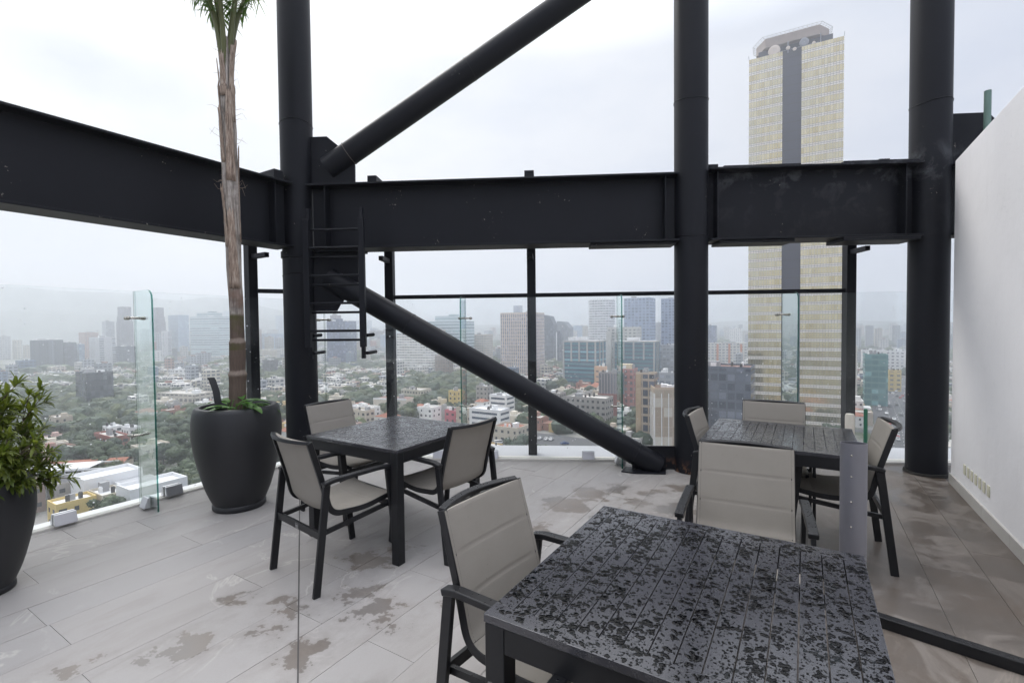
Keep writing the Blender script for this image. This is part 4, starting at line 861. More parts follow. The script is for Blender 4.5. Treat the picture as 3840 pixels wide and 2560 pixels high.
def flap(z0, a0, L, wa, out_, sgn=1):
    mb = MB(); V = []; n = 10; m_ = 6
    for j in range(n+1):
        t = j/n; z = z0+L*t
        for i in range(m_+1):
            a = a0+(i/m_-.5)*wa*(1-.55*t); rad = .058+.003+out_*.75*t*t+rg.uniform(-.002, .002)-.012*(z > 2.8)
            V.append((tx(z)+rad*cos(a), rad*sin(a), z+(rg.uniform(-.03, .03) if j == n else 0)))
    W_ = m_+1; mb.add(V, [(j*W_+i, j*W_+i+1, (j+1)*W_+i+1, (j+1)*W_+i) for j in range(n) for i in range(m_)]); o = mb.build('leaf_sheath', DRY, r, 60)
    sol = o.modifiers.new('th', 'SOLIDIFY'); sol.thickness = .004
for z0, a0, L, wa, ou in ((1.1, -1.2, .65, 1.5, .012), (1.5, .6, .8, 1.2, .02), (1.45, -2.4, .5, 1.6, .014), (2.0, -.9, .75, 1.3, .02), (2.15, -2.2, .45, 1.2, .016), (2.5, -.35, .62, 1.1, .045), (2.45, -2.6, .55, 1.2, .03), (2.75, .1, .42, .9, .05), (2.7, -1.7, .35, 1.4, .012), (2.85, 3.0, .36, .9, .04)): flap(z0, a0, L, wa, ou)
mb = MB()
for i in range(46):
    z = rg.choice((2.65, 2.45, 2.05, 2.9, 3.0, 2.3, 1.9))+rg.uniform(-.1, .1); a = rg.uniform(0, 2*pi); p = Vector((tx(z)+.056*cos(a), .056*sin(a), z)); d_ = Vector((cos(a), sin(a), rg.uniform(-.5, .9)))*rg.uniform(.03, .10)
    mb.tube([p, p+d_*.6+Vector((0, 0, rg.uniform(-.02, .03))), p+d_+Vector((0, 0, rg.uniform(-.08, .04)))], [.0016, .0012, .0006], 4)
mb.build('loose_fibres', DRY, r)
PET = leafmat('petiole', (.10, .12, .04), (.17, .17, .07), .35, .1)
def frond(a, lean, L, seed):
    q = random.Random(seed); rch = MB(); lf = MB(); h = Vector((cos(a), sin(a), 0)); b = Vector((tx(2.9), 0, 2.92))+h*.02; pts = []; n = 26
    for i in range(n+1):
        t = i/n; out_ = L*(.06*t+lean*t**2.0)*.75; z = L*(t-.34*lean*t**3)*.92; pts.append(b+h*out_+Vector((0, 0, z)))
    rch.tube(pts, [max(.003, .024*(1-t/n)**.7) for t in range(n+1)], 8); o = rch.build('petiole', PET, r, 60)
    for i in range(6, n*4+1):
        t = i/(n*4)
        if t < .31: continue
        k = min(n-1, int(t*n)); f = t*n-k; p = pts[k].lerp(pts[min(n, k+1)], f); tg = (pts[min(n, k+1)]-pts[k]).normalized() if k < n else (pts[n]-pts[n-1]).normalized()
        s_ = tg.cross(Vector((0, 0, 1))); s_ = s_.normalized() if s_.length > .02 else Vector((-h.y, h.x, 0))
        for sg in (-1, 1):
            LL = (.16+.36*min(1, (t-.22)*3.2))*(1-.45*t)*q.uniform(.8, 1.1); dd = s_*sg+tg*q.uniform(.15, .75)-Vector((0, 0, q.uniform(-.2, .5)))+h*q.uniform(-.1, .3)
            if t < .36: dd = s_*sg*.8+Vector((q.uniform(-.3, .3), q.uniform(-.3, .3), -q.uniform(.0, .5))); LL *= .75
            leaf(lf, p, dd, tg, LL, q.uniform(.008, .014), q.uniform(.05, .35), .5, 4)
    lf.build('leaflets', FROND, r)
for i, (a, ln, L) in enumerate(((2.7, .30, 1.7), (.1, .22, 1.9), (-1.5, .18, 1.8), (1.3, .28, 2.0), (-2.5, .35, 1.6), (.8, .45, 1.8), (3.5, .42, 1.7))): frond(a, ln, L, 40+i)
# ================================================================ city below
G = -58.0
STY = {   # wall, glass, bay, storey, fill x, fill z, rough, curtain, spandrel, metal
 'grey': ((.36, .36, .37), (.10, .11, .13), 4.2, 4, .6, .5), 'cream': ((.52, .47, .38), (.10, .11, .12), 4.76, 3.875, .5, .45), 'beige': ((.46, .39, .30), (.09, .09, .10), 4.48, 3.875, .5, .45),
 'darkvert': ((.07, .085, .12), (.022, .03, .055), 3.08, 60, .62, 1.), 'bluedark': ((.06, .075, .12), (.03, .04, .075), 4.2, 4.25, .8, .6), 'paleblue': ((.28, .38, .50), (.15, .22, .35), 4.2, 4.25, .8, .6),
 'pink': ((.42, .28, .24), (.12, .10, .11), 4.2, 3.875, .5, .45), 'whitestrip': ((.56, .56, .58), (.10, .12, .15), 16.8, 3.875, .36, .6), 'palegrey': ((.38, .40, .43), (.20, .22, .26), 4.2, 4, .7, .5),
 'purple': ((.135, .12, .155), (.06, .06, .10), 4.2, 4.25, .7, .6), 'brick': ((.30, .10, .075), (.08, .07, .08), 4.76, 3.875, .45, .4), 'white': ((.78, .77, .75), (.11, .12, .14), 4.48, 3.875, .5, .42),
 'palegreen': ((.54, .61, .64), (.16, .24, .28), 60, 4.875, 1., .52), 'darkgrey': ((.14, .14, .155), (.05, .055, .07), 4.2, 4, .7, .5), 'parking': ((.56, .52, .46), (.05, .05, .055), 4.62, 4.375, .66, .52),
 'darkglass': ((.045, .055, .075), (.028, .038, .058), 2.66, 4.125, .84, .86), 'blue': ((.04, .075, .17), (.025, .05, .13), 3.64, 4.25, .74, .8), 'whitegrid': ((.80, .76, .70), (.13, .13, .14), 4.06, 3.625, .8, .48),
 'brown': ((.23, .165, .135), (.07, .07, .075), 4.2, 3.75, .55, .5), 'creamorange': ((.52, .46, .38), (.10, .12, .14), 4.34, 3.75, .55, .5), 'beigevert': ((.66, .55, .47), (.10, .11, .17), 2.87, 4, .5, .78),
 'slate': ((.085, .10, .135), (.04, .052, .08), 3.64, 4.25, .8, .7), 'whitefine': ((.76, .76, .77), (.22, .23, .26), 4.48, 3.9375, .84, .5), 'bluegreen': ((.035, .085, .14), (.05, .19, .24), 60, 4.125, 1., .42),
 'balcony': ((.54, .53, .50), (.13, .15, .15), 5.04, 3.625, .55, .5), 'bluetall': ((.30, .37, .50), (.11, .145, .23), 4.76, 3.875, .6, .6), 'peach': ((.66, .44, .29), (.10, .09, .09), 5.88, 5.25, .45, .3),
 'greypanel': ((.30, .28, .28), (.10, .10, .12), 1.96, 60, .5, 1.), 'redpink': ((.42, .20, .18), (.12, .11, .12), 3.64, 4, .5, .55), 'beigeglass': ((.44, .36, .28), (.04, .05, .075), 3.08, 4.25, .78, .72),
 'beigerib': ((.48, .38, .29), (.36, .29, .22), 4.06, 4.5, .93, .93), 'orangewhite': ((.62, .60, .56), (.14, .16, .19), 4.48, 3.75, .6, .5), 'teal': ((.13, .27, .27), (.08, .21, .22), 4.2, 4.25, .9, .72),
 'yellow': ((.60, .45, .17), (.08, .08, .08), 4.76, 4, .5, .4), 'plainwhite': ((.80, .81, .83), (.66, .67, .7), 60, 60, .01, .01), 'plaincream': ((.66, .60, .50), (.1, .1, .1), 60, 60, .01, .01),
 'greyflat': ((.32, .30, .28), (.06, .06, .07), 4.76, 3.75, .6, .48), 'pinkred': ((.50, .13, .16), (.06, .06, .07), 5.6, 4, .4, .4)}
FM = {}
def fmat(k):
    if k not in FM: 
        s = STY[k]; FM[k] = facade(k, *s, rough=.15 if k in ('darkglass', 'bluegreen', 'teal', 'blue', 'palegreen', 'slate', 'bluetall') else .35, curtain=.55 if k in ('white', 'cream', 'whitegrid', 'balcony') else .3)
    return FM[k]
ROOF = simple('pale flat roof', (.50, .475, .44), .85, 0, .3, .15); ROOFR = simple('red tiled roof', (.30, .115, .07), .85, 0, .3, .4); ROOFB = simple('brown red roof', (.22, .12, .10), .85, 0, .25, .2)
ROOFW = simple('white roof', (.76, .76, .76), .8, 0, .18, .2); PLANT = simple('roof plant', (.30, .30, .31), .7, 0, .3, .5); TANK = simple('black water tank', (.03, .03, .032), .5); PIER = simple('grey pier', (.38, .37, .36), .8, 0, .15, .3)
WINM = simple('dark window', (.045, .05, .06), .15, 0, .3, .3); WINB = simple('blue ribbon window', (.06, .09, .13), .12, 0, .3, .3); OCH = simple('orange panel', (.55, .22, .12), .8, 0, .15, .5)
FOOT = []
def bld(kind, label, x, y, w_, d, h, yaw, sty, rs):
    FOOT.append((x, y, w_/2+3, d/2+3, yaw)); r = empty(kind, (x, y, G), -yaw, label, kind.replace('_', ' '))
    far = hypot(x, y); q = random.Random(rs); z0 = -1.5
    def wall(w_, d, za, zb, cx=0, cy=0, m=None):
        mb = MB(); mb.facade_box(w_, d, za, zb, cx, cy); return mb.build('wall', m or fmat(sty), r)
    def roof(w_, d, z, cx=0, cy=0, m=ROOF, par=1.):
        mb = MB(); mb.box((cx, cy, z+.05), (w_-.8, d-.8, .12)); mb.build('roof', m, r)
        if par:
            mb = MB(); t = .3
            for (a, b, c, e) in ((0, -d/2+t/2, w_, t), (0, d/2-t/2, w_, t), (-w_/2+t/2, 0, t, d-2*t-.01), (w_/2-t/2, 0, t, d-2*t-.01)): mb.box((cx+a, cy+b, z+par/2+.002), (c, e, par))
            mb.build('parapet', {'cream': ROOF, 'beige': ROOF}.get(sty, simple('parapet '+sty, tuple(min(.7, v*1.05) for v in STY[sty][0]), .8)) if ('parapet '+sty) not in bpy.data.materials else bpy.data.materials['parapet '+sty], r)
    def units(w_, d, z, n, cx=0, cy=0, big=1.):
        for _ in range(n):
            a, b, c = q.uniform(.12, .3)*w_*big, q.uniform(.2, .45)*d*big, q.uniform(1.6, 3.6)
            mb = MB(); mb.box((cx+q.uniform(-.3, .3)*w_, cy+q.uniform(-.25, .25)*d, z+c/2+.1), (a, b, c)); mb.build('roof_room', PLANT if q.random() < .5 else ROOFW, r)
    def tanks(w_, d, z, n):
        for _ in range(n):
            mb = MB(); X, Y_ = q.uniform(-.4, .4)*w_, q.uniform(-.4, .4)*d; mb.lathe([(0, 0), (.6, 0), (.62, .8), (.45, 1.3), (0, 1.4)], 12, (X, Y_, z+.8)); mb.box((X, Y_, z+.45), (.9, .9, .7)); mb.build('water_tank', TANK if q.random() < .6 else ROOFW, r)
    if 'stepped' in kind:
        wall(w_, d, z0, h*.72); wall(w_*.90, d*.9, h*.72, h*.82); wall(w_*.80, d*.8, h*.82, h); roof(w_*.8, d*.8, h); units(w_*.8, d*.8, h, 1)
    elif 'wedge' in label:
        wall(w_, d, z0, h*.80); mb = MB(); a, b = w_/2, d/2; mb.add([(-a, -b, h*.8), (a, -b, h*.8), (a, b, h*.8), (-a, b, h*.8), (-a, -b, h), (-a, b, h), (a*.2, -b, h*.97), (a*.2, b, h*.97)], [(0, 1, 6, 4), (3, 5, 7, 2), (0, 4, 5, 3), (1, 2, 7, 6), (4, 6, 7, 5)]); mb.build('sloping_top', fmat(sty), r)
        mb = MB(); mb.box((-w_/2-1.2, 0, h*.47), (2.2, d*.6, h*.96)); mb.build('lift_shaft', ROOFW, r)
    elif 'rounded tower' in label:
        mb = MB(); n = 40; hh = h; V = []; F = []; U = []; per = 0; pts = []
        for i in range(n):
            a = 2*pi*i/n; e = .55; pts.append((w_/2*math.copysign(abs(cos(a))**e, cos(a)), d/2*math.copysign(abs(sin(a))**e, sin(a))))
        for i in range(n):
            p, q_ = pts[i], pts[(i+1) % n]; L = hypot(q_[0]-p[0], q_[1]-p[1]); mb.add([(*p, z0), (*q_, z0), (*q_, hh), (*p, hh)], [(0, 1, 2, 3)], 0, [[(per, z0), (per+L, z0), (per+L, hh), (per, hh)]]); per += L
        mb.build('wall', fmat(sty), r); mb = MB(); mb.prism([(a*.985, b*.985) for a, b in pts], h-.2, h+.1); mb.build('roof', ROOFW, r)
    elif sty == 'bluegreen':
        wall(w_, d, z0, h-1.4); roof(w_, d, h-1.4, par=0); mb = MB(); mb.box((0, 0, h-.6), (w_+.8, d+.8, 1.2)); mb.build('roof_band', PIER, r); units(w_, d, h, 3)
        for i in range(5):
            mb = MB(); X = -w_/2+.7+(w_-1.4)*i/4; full = i in (0, 4); zb = z0 if full else h*.55; mb.box((X, -d/2-.35, (zb+h-1.2)/2), (1.6, .9, h-1.2-zb)); mb.build('pier', PIER, r)
        for i in (1, 2):
            mb = MB(); mb.box((w_/2+.35, -d/2+d*i/3, h/2-.6), (.9, 1.6, h-1.2)); mb.build('pier', PIER, r)
    elif sty == 'beigerib':
        wall(w_, d, z0, h); roof(w_, d, h, m=ROOFB, par=1.1); units(w_, d, h, 2); tanks(w_, d, h, 5)
        n = 7
        for i in range(n+1):
            mb = MB(); mb.box((-w_/2+w_*i/n, -d/2-.2, h/2-.8), (.32, .4, h-1.8)); mb.build('rib', ROOFW, r)
        for i in range(3):
            mb = MB(); mb.box((-w_/2-.2, -d/2+d*(i+.5)/3, h/2-.8), (.4, .32, h-1.8)); mb.build('rib', ROOFW, r)
    elif sty == 'plainwhite':
        wall(w_, d, z0, h); mb = MB(); mb.box((0, 0, h-.5), (w_-1.2, d-1.2, .2)); mb.build('roof', ROOFW, r)
        mb = MB(); t = .35
        for (a, b, c, e) in ((0, -d/2+t/2, w_, t), (0, d/2-t/2, w_, t), (-w_/2+t/2, 0, t, d-2*t-.01), (w_/2-t/2, 0, t, d-2*t-.01)): mb.box((a, b, h+.55), (c, e, 1.1))
        mb.build('parapet', ROOFW, r)
        for i in range(2): mb = MB(); mb.box((-w_*.22+w_*.42*i, d*.12, h-.25), (w_*.3, 1., .3)); mb.build('skylight', simple('skylight', (.8, .82, .84), .3), r)
        
    elif sty in ('plaincream',):
        wall(w_, d, z0, h); mb = MB(); mb.box((0, 0, h+.1), (w_-1, d-1, .2)); mb.build('roof', ROOFB, r); mb = MB(); mb.box((0, -d/2+.2, h+.5), (w_, .4, 1.)); mb.build('parapet', ROOFW, r); units(w_, d, h, 2, big=.5)
    else:
        m_ = ROOFB if 'red brown roof' in label else ROOFR if ('red roofed' in label) else ROOFW if 'white' in label else ROOF
        near = far < 460 and h > 5
        if near and sty in ('white', 'greyflat', 'yellow', 'cream', 'creamorange', 'brick', 'peach', 'pinkred', 'brown', 'parking'):
            wm = STY[sty]; base = bpy.data.materials.get('plain '+sty) or simple('plain '+sty, wm[0], .85, 0, .18, .35); wall(w_, d, z0, h, m=base); nf = max(1, int(h/3.1)); sz = h/nf; cnt = 0
            ribbon = 'ribbon' in label or 'canopies' in label
            for fl in range(nf):
                for face in range(2):
                    LL = w_ if face == 0 else d; nb = 1 if ribbon else max(2, int(LL/3.1))
                    for i in range(nb):
                        ww = LL*.82 if ribbon else (2.1 if sty == 'parking' else q.choice((1.1, 1.5, 1.9))); zc = sz*fl+sz*.56; hh = 1.25 if ribbon else (1.7 if sty == 'parking' else 1.4); X = -LL/2+LL*(i+.5)/nb; mb = MB()
                        if face == 0: mb.box((X, -d/2-.02, zc), (ww, .06, hh))
                        else:
                            sx = 1 if x < y*.9 else -1; mb.box((sx*(w_/2+.02), X, zc), (.06, ww, hh))
                        if cnt < 95: mb.build('window', WINB if ribbon else WINM, r); cnt += 1
        else: wall(w_, d, z0, h)
        roof(w_, d, h, m=m_, par=.9 if h > 7 else .5); units(w_, d, h, 1 if h < 20 else 2, big=.8)
        if h < 45: tanks(w_, d, h, 2 if w_ < 14 else 4)
        if sty == 'creamorange': mb = MB(); mb.box((-w_/2-.05, 0, h/2), (.1, d*.5, h*.98)); mb.build('brick_panel', OCH, r)
        if sty == 'orangewhite':
            for i in range(4): mb = MB(); mb.box((-w_/2+w_*(i+.5)/4, -d/2-.12, h/2), (w_*.045, .2, h*.98)); mb.build('orange_panel', OCH, r)
        if sty == 'darkvert':
            mb = MB(); 
            for s in (-1, 1): mb.box((0, s*d*.42, h+1.6), (w_*.84, 1.2, .9))
            mb.box((0, 0, h+1.9), (w_*.82, d*.7, .4)); mb.build('roof_frame', ROOFW, r)
        if 'long pale glass' in label or sty == 'palegreen': wall(w_*.62, d*.7, h, h+9, 0, 0); roof(w_*.62, d*.7, h+9, par=0); wall(w_*.2, d*.3, h+9, h+12, w_*.1, 0)
        if 'solid blue' in label: wall(w_*.3, d*.4, h, h+5, -w_*.15, 0)
        if sty == 'redpink': mb = MB(); mb.box((-w_*.1, 0, h+2.), (w_*.75, d*.5, 3.6)); mb.build('roof_room', simple('cream block', (.62, .52, .36), .8), r)
        if sty == 'greypanel': mb = MB(); mb.facade_box(w_+1.2, d+1.2, z0, h*.52); mb.build('red_base', simple('dark red wall', (.24, .085, .075), .8, 0, .2, .4), r)
        if sty == 'beigeglass': mb = MB(); mb.box((-w_/2+1.3, -d/2-.15, h/2), (2.6, .4, h)); mb.build('stained_pier', simple('stained beige', (.40, .30, .20), .85, 0, .45, .14), r)
        if 'balcony tower' in label: mb = MB(); mb.box((-w_/2+3, -d/2-1.5, h*.46), (6, 3, h*.92)); mb.build('balcony_stack', fmat('balcony'), r)
def blk(kind, label, a0, a1, b0, b1, h, sty): v = A2*(a0+a1)/2+B2*(b0+b1)/2; return (kind, label, v.x, v.y, b1-b0, a1-a0, h, YAW, sty)
CITY += [blk('warehouse', 'big white industrial hall with long parapets, low at the left below the glass', 59.6, 76, -214, -202, 10, 'plainwhite'),
 blk('warehouse', 'second white hall with skylights, right of the first white hall', 63, 79, -187, -176.5, 10, 'plainwhite'),
 blk('warehouse', 'pale blue roofed court hall between the two white halls', 67.5, 78, -201.5, -187.5, 7.2, 'plainwhite'),
 blk('apartment_block', 'yellow end walled block at the bottom left beside the white hall', 49.5, 59.2, -198, -190.5, 7.4, 'yellow'),
 blk('apartment_block', 'cream block with tall green windows in front of the white halls', 60, 66.5, -200, -189, 7.2, 'cream'),
 blk('apartment_block', 'grey brown flats with dark windows at the far bottom left', 42, 54, -232, -217, 9.2, 'brown'),
 blk('apartment_block', 'grey flats behind the yellow end walled block', 56, 67, -221, -215.5, 7.5, 'greyflat')]
for i, row in enumerate(CITY): bld(*row, 100+i)
# ---------------------------------------------------------------- golden tower
PLv, PRv = Vector((137.0, 277.9, 0)), Vector((176.0, 255.7, 0)); u_ = (PRv-PLv).normalized(); ty = atan2(-u_.y, u_.x); W = (PRv-PLv).length; D_ = 24.; H_ = 211.; yv = Vector((sin(ty), cos(ty), 0))
tc_ = (PLv+PRv)/2+yv*D_/2; FOOT.append((tc_.x, tc_.y, W/2+6, D_/2+6, ty))
r = empty('golden_tower', (tc_.x, tc_.y, G), -ty, 'tall tower of golden glass panels with a dark central stripe, right of the middle column', 'skyscraper')
g = NG('gold curtain wall'); uv = g.n('UVMap').outputs[0]; s = g.n('SeparateXYZ', {0: uv}); u0, v0 = s.outputs[0], s.outputs[1]
FP = 5.05; fv = g.m('FRACT', g.m('DIVIDE', v0, FP)); fu = g.m('FRACT', g.m('DIVIDE', u0, 1.32))
band = g.m('LESS_THAN', fv, .34); inline = g.m('LESS_THAN', g.m('ABSOLUTE', g.m('SUBTRACT', fv, .17)), .05)
edge = g.m('MAXIMUM', g.m('LESS_THAN', g.m('ABSOLUTE', g.m('SUBTRACT', fv, .34)), .018), g.m('GREATER_THAN', fv, .975))
mull = g.m('GREATER_THAN', fu, .90)
wn = g.n('TexWhiteNoise', {'Vector': g.n('CombineXYZ', {0: g.m('FLOOR', g.m('DIVIDE', u0, 1.32)), 1: g.m('FLOOR', g.m('DIVIDE', v0, FP))}).outputs[0]}, noise_dimensions='2D').outputs['Value']
big = g.noise(.035, 3, .5, g.n('Mapping', {'Vector': g.obj(), 'Scale': (1., 1., .55)}).outputs[0])
gold = g.mix(wn, (.66, .55, .30), (.84, .73, .47)); gold = g.mix(g.ramp(big, [(.45, 0.), (.65, .8)]), gold, (.64, .60, .44))
pale = g.mix(wn, (.72, .66, .58), (.82, .78, .72)); pale = g.mix(inline, pale, (.45, .42, .40))
dark = (.24, .23, .20); col = g.mix(band, gold, pale); col = g.mix(g.m('MAXIMUM', mull, edge), col, dark)
gl_ = g.m('MULTIPLY', g.m('SUBTRACT', 1., band), g.m('SUBTRACT', 1., g.m('MAXIMUM', mull, edge)))
P_ = g.bsdf(col, g.mixf(gl_, .7, .12), g.m('MULTIPLY', gl_, .92), .5, None); GOLD = g.mat
g = NG('dark tower stripe'); s = g.n('SeparateXYZ', {0: g.obj()}).outputs[2]; ln = g.m('LESS_THAN', g.m('FRACT', g.m('DIVIDE', s, FP)), .07); c = g.mix(g.noise(.09, 4, .6, g.obj()), (.026, .030, .055), (.045, .05, .08)); g.bsdf(g.mix(ln, c, (.03, .03, .045)), .6, 0, .3); STRIPE = g.mat
f0, f1 = .372, .575
for a, b in ((0, f0), (f1, 1)):
    mb = MB(); mb.facade_box(W*(b-a), D_, -2, H_, -W/2+W*(a+b)/2, 0); mb.build('golden_panel_wall', GOLD, r)
mb = MB(); mb.box((-W/2+W*(f0+f1)/2, .35, H_/2-2.2), (W*(f1-f0), D_-1.5, H_-1.4)); mb.build('dark_stripe', STRIPE, r)
zc = H_
mb = MB(); mb.box((0, 2.5, zc+2.8), (W-9, D_-8, 6.5)); mb.build('crown_core', simple('dark crown', (.025, .03, .055), .6), r)
oct_ = [(-W*.32, -D_*.34), (W*.26, -D_*.34), (W*.37, -D_*.02), (W*.37, D_*.32), (W*.26, D_*.6), (-W*.32, D_*.6), (-W*.43, D_*.32), (-W*.43, -D_*.02)]
mb = MB(); mb.prism([(x*1.0, y) for x, y in oct_], zc+6.4, zc+11.4); mb.build('crown_slab', simple('brownish crown panels', (.30, .245, .22), .8, 0, .2, .3), r)
mb = MB(); n = 8; O_ = [(x*1.09, y*1.13, zc+12.2) for x, y in oct_]; I_ = [(x*1.01, y*1.01, zc+10.9) for x, y in oct_]
for i in range(8):
    j = (i+1) % 8; A_, Bq, Cq, Dq = Vector(I_[i]), Vector(I_[j]), Vector(O_[j]), Vector(O_[i]); mb.tube([Dq, Cq], .14, 5); mb.tube([A_, Dq], .14, 5); k = int((Bq-A_).length/1.9)
    for t in range(1, k): mb.tube([A_.lerp(Bq, t/k), Dq.lerp(Cq, t/k)], .10, 4)
    mb.tube([A_.lerp(Dq, .5), Bq.lerp(Cq, .5)], .09, 4)
mb.build('helipad_net', simple('pale grey rails', (.50, .50, .52), .6), r)
def dish(x, z, rad, m):
    mb = MB(); n = 24; V = [(0, .0, 0)]
    for k, (rr_, yy) in enumerate(((.5, -.02), (1., -.14))): V += [(rr_*rad*cos(2*pi*i/n), yy*rad, rr_*rad*sin(2*pi*i/n)) for i in range(n)]
    mb.add(V, [(0, 1+i, 1+(i+1) % n) for i in range(n)]+[(1+i, 1+n+i, 1+n+(i+1) % n, 1+(i+1) % n) for i in range(n)]); o = mb.build('dish_antenna', m, r, 60); o.location = (x, -D_/2+2.2, z)
    so_ = o.modifiers.new('t', 'SOLIDIFY'); so_.thickness = .25
    if rad > 1.5: mb = MB(); mb.tube([(0, 0, 0), (0, -.5*rad, 0)], .12, 6); q = mb.build('feed_horn', PLANT, o)
cream_ = simple('cream dish', (.60, .52, .46), .7); gd = simple('grey dish', (.22, .23, .27), .6)
dish(-W*.22, zc+2.6, 3.0, cream_); dish(W*.10, zc+3.2, 2.3, gd); dish(-W*.07, zc+2.4, 1.0, cream_); dish(W*.0, zc+.9, .9, cream_); dish(W*.2, zc+1.6, .8, cream_)
mb = MB(); mb.tube([(-W*.07, -D_/2+2.6, zc), (-W*.07, -D_/2+2.6, zc+6)], .3, 8); mb.tube([(W*.27, -D_/2+2.6, zc), (W*.27, -D_/2+2.6, zc+6)], .25, 8); mb.tube([(-W*.2, -D_/2+2.8, zc+1.6), (W*.25, -D_/2+2.8, zc+1.6)], .15, 6); mb.build('antenna_mast', gd, r)
mb = MB(); mb.tube([(-W/2, -D_/2, zc-.2), (-W/2-.2, -D_/2, zc+2.2)], .12, 5); mb.tube([(W/2, -D_/2, zc-.2), (W/2+.2, -D_/2, zc+2.2)], .12, 5); mb.build('corner_rod', gd, r)
# ---------------------------------------------------------------- ground, roads
g = NG('city ground'); p = g.pos(); n = g.noise(.03, 5, .6, p); n2 = g.noise(.25, 5, .7, p)
col = g.mix(g.ramp(n, [(.42, 0.), (.52, 1.)]), (.08, .10, .055), (.27, .26, .245)); col = g.mix(g.ramp(n2, [(.5, 0.), (.65, .6)]), col, (.10, .12, .07)); g.bsdf(col, .95, 0, .1); GM = g.mat
mb = MB(); R_ = 4300; mb.add([(-R_, -700, G), (R_, -700, G), (R_, R_, G), (-R_, R_, G)], [(0, 1, 2, 3)]); tag(mb.build('ground', GM), kind='structure')
ASPH = simple('asphalt', (.075, .077, .083), .85, 0, .2, .06)
def quadstrip(nm, pts, wd, z, m=ASPH):
    mb = MB(); pts = [Vector((*q, 0)) for q in pts]; V = []
    for i, q in enumerate(pts):
        t = (pts[min(i+1, len(pts)-1)]-pts[max(i-1, 0)]).normalized(); s_ = Vector((-t.y, t.x, 0))*wd/2; V += [(q+s_).to_tuple()[:2]+(z,), (q-s_).to_tuple()[:2]+(z,)]
    mb.add(V, [(2*i, 2*i+1, 2*i+3, 2*i+2) for i in range(len(pts)-1)]); return tag(mb.build(nm, m), kind='structure')
def ab2(a, b): v = A2*a+B2*b; return (v.x, v.y)
AV = [(100, 110), (150, 180), (222, 272), (300, 379), (345, 425), (470, 600), (620, 800)]
ROADS = [(AV, 25), ([ab2(218, -200), ab2(205, -60), ab2(212, 60), ab2(232, 240)], 15), ([ab2(150, 30), ab2(420, 10)], 9), ([ab2(100, -180), ab2(700, -215)], 9), ([ab2(330, -380), ab2(330, 240)], 10), ([ab2(480, -500), ab2(480, 240)], 10)]
for i, (pt, wd) in enumerate(ROADS): quadstrip('road', pt, wd, G+.05+.01*i)
mb = MB(); PK = [ab2(192, -146), ab2(192, -88), ab2(238, -88), ab2(238, -146)]; mb.prism([(a, b) for a, b in PK][::-1], G-.2, G+.15); tag(mb.build('parking_lot', ASPH), kind='structure')
WH = simple('road paint', (.6, .6, .58), .7)
def avp(t):
    L = 0
    for p0, p1 in zip(AV[:-1], AV[1:]):
        P, Q = Vector((*p0, 0)), Vector((*p1, 0)); d_ = (Q-P).length
        if t <= L+d_: return P+(Q-P)*(t-L)/d_, (Q-P).normalized()
        L += d_
    return Q, (Q-P).normalized()
mb = MB()
for i in range(75):
    v, dr = avp(20+i*9.)
    for o_ in (-4.0, 0, 4.0): c = v+Vector((-dr.y, dr.x, 0))*o_; mb.box((c.x, c.y, G+.14), (3.2, .22, .01), atan2(dr.y, dr.x))
tag(mb.build('lane_marking', WH), kind='structure')
# hills on the horizon
g = NG('hill woods'); c = g.mix(g.noise(.004, 5, .6, g.pos()), (.035, .05, .035), (.10, .11, .09)); g.bsdf(c, .95, 0, .1); HM = g.mat
mb = MB(); na, nr = 170, 9; V = []
def ridge(az, k):
    t = math.degrees(az); b = 26+22*noise.noise(Vector((t*.06, k, 1)))+12*noise.noise(Vector((t*.22, k, 5)))
    L = max(0, min(1, (-18-t)/14)) ; left = 235*L*(1+.16*noise.noise(Vector((t*.11, 3, 0))))-70*math.exp(-((t+34)/3.2)**2)*L
    return b+left*(1 if k else .52)
for i in range(na+1):
    az = RAD(-62+124*i/na)
    for k in range(nr+1):
        R = 2900+1300*k/nr; f = (0, .5, .8, .62, .55, .6, .8, 1., 1., .9)[k]; hh = ridge(az, 0 if k < 4 else 1)*f
        V.append((R*sin(az), R*cos(az)*.98, G-2+hh+ (62 if k > 5 else 40 if k > 1 else 4)))
mb.add(V, [(i*(nr+1)+k, (i+1)*(nr+1)+k, (i+1)*(nr+1)+k+1, i*(nr+1)+k+1) for i in range(na) for k in range(nr)]); tag(mb.build('hills', HM, smooth=60), kind='structure')
# ---------------------------------------------------------------- free space test
def free(x, y, m=0.):
    for fx, fy, hw, hd, ya in FOOT:
        dx, dy = x-fx, y-fy
        if abs(dx) > 70+m or abs(dy) > 70+m: continue
        u, v = dx*cos(ya)-dy*sin(ya), dx*sin(ya)+dy*cos(ya)
        if abs(u) < hw+m and abs(v) < hd+m: return False
    a, b = x*A2.x+y*A2.y, x*B2.x+y*B2.y
    for pts, wd in ROADS:
        for p0, p1 in zip(pts[:-1], pts[1:]):
            P, Q = Vector(p0), Vector(p1); d_ = Q-P; t = max(0, min(1, (Vector((x, y))-P).dot(d_)/d_.length_squared))
            if (P+d_*t-Vector((x, y))).length < wd/2+1+m: return False
    if 189-m < a < 241+m and -149-m < b < -85+m: return False
    return True
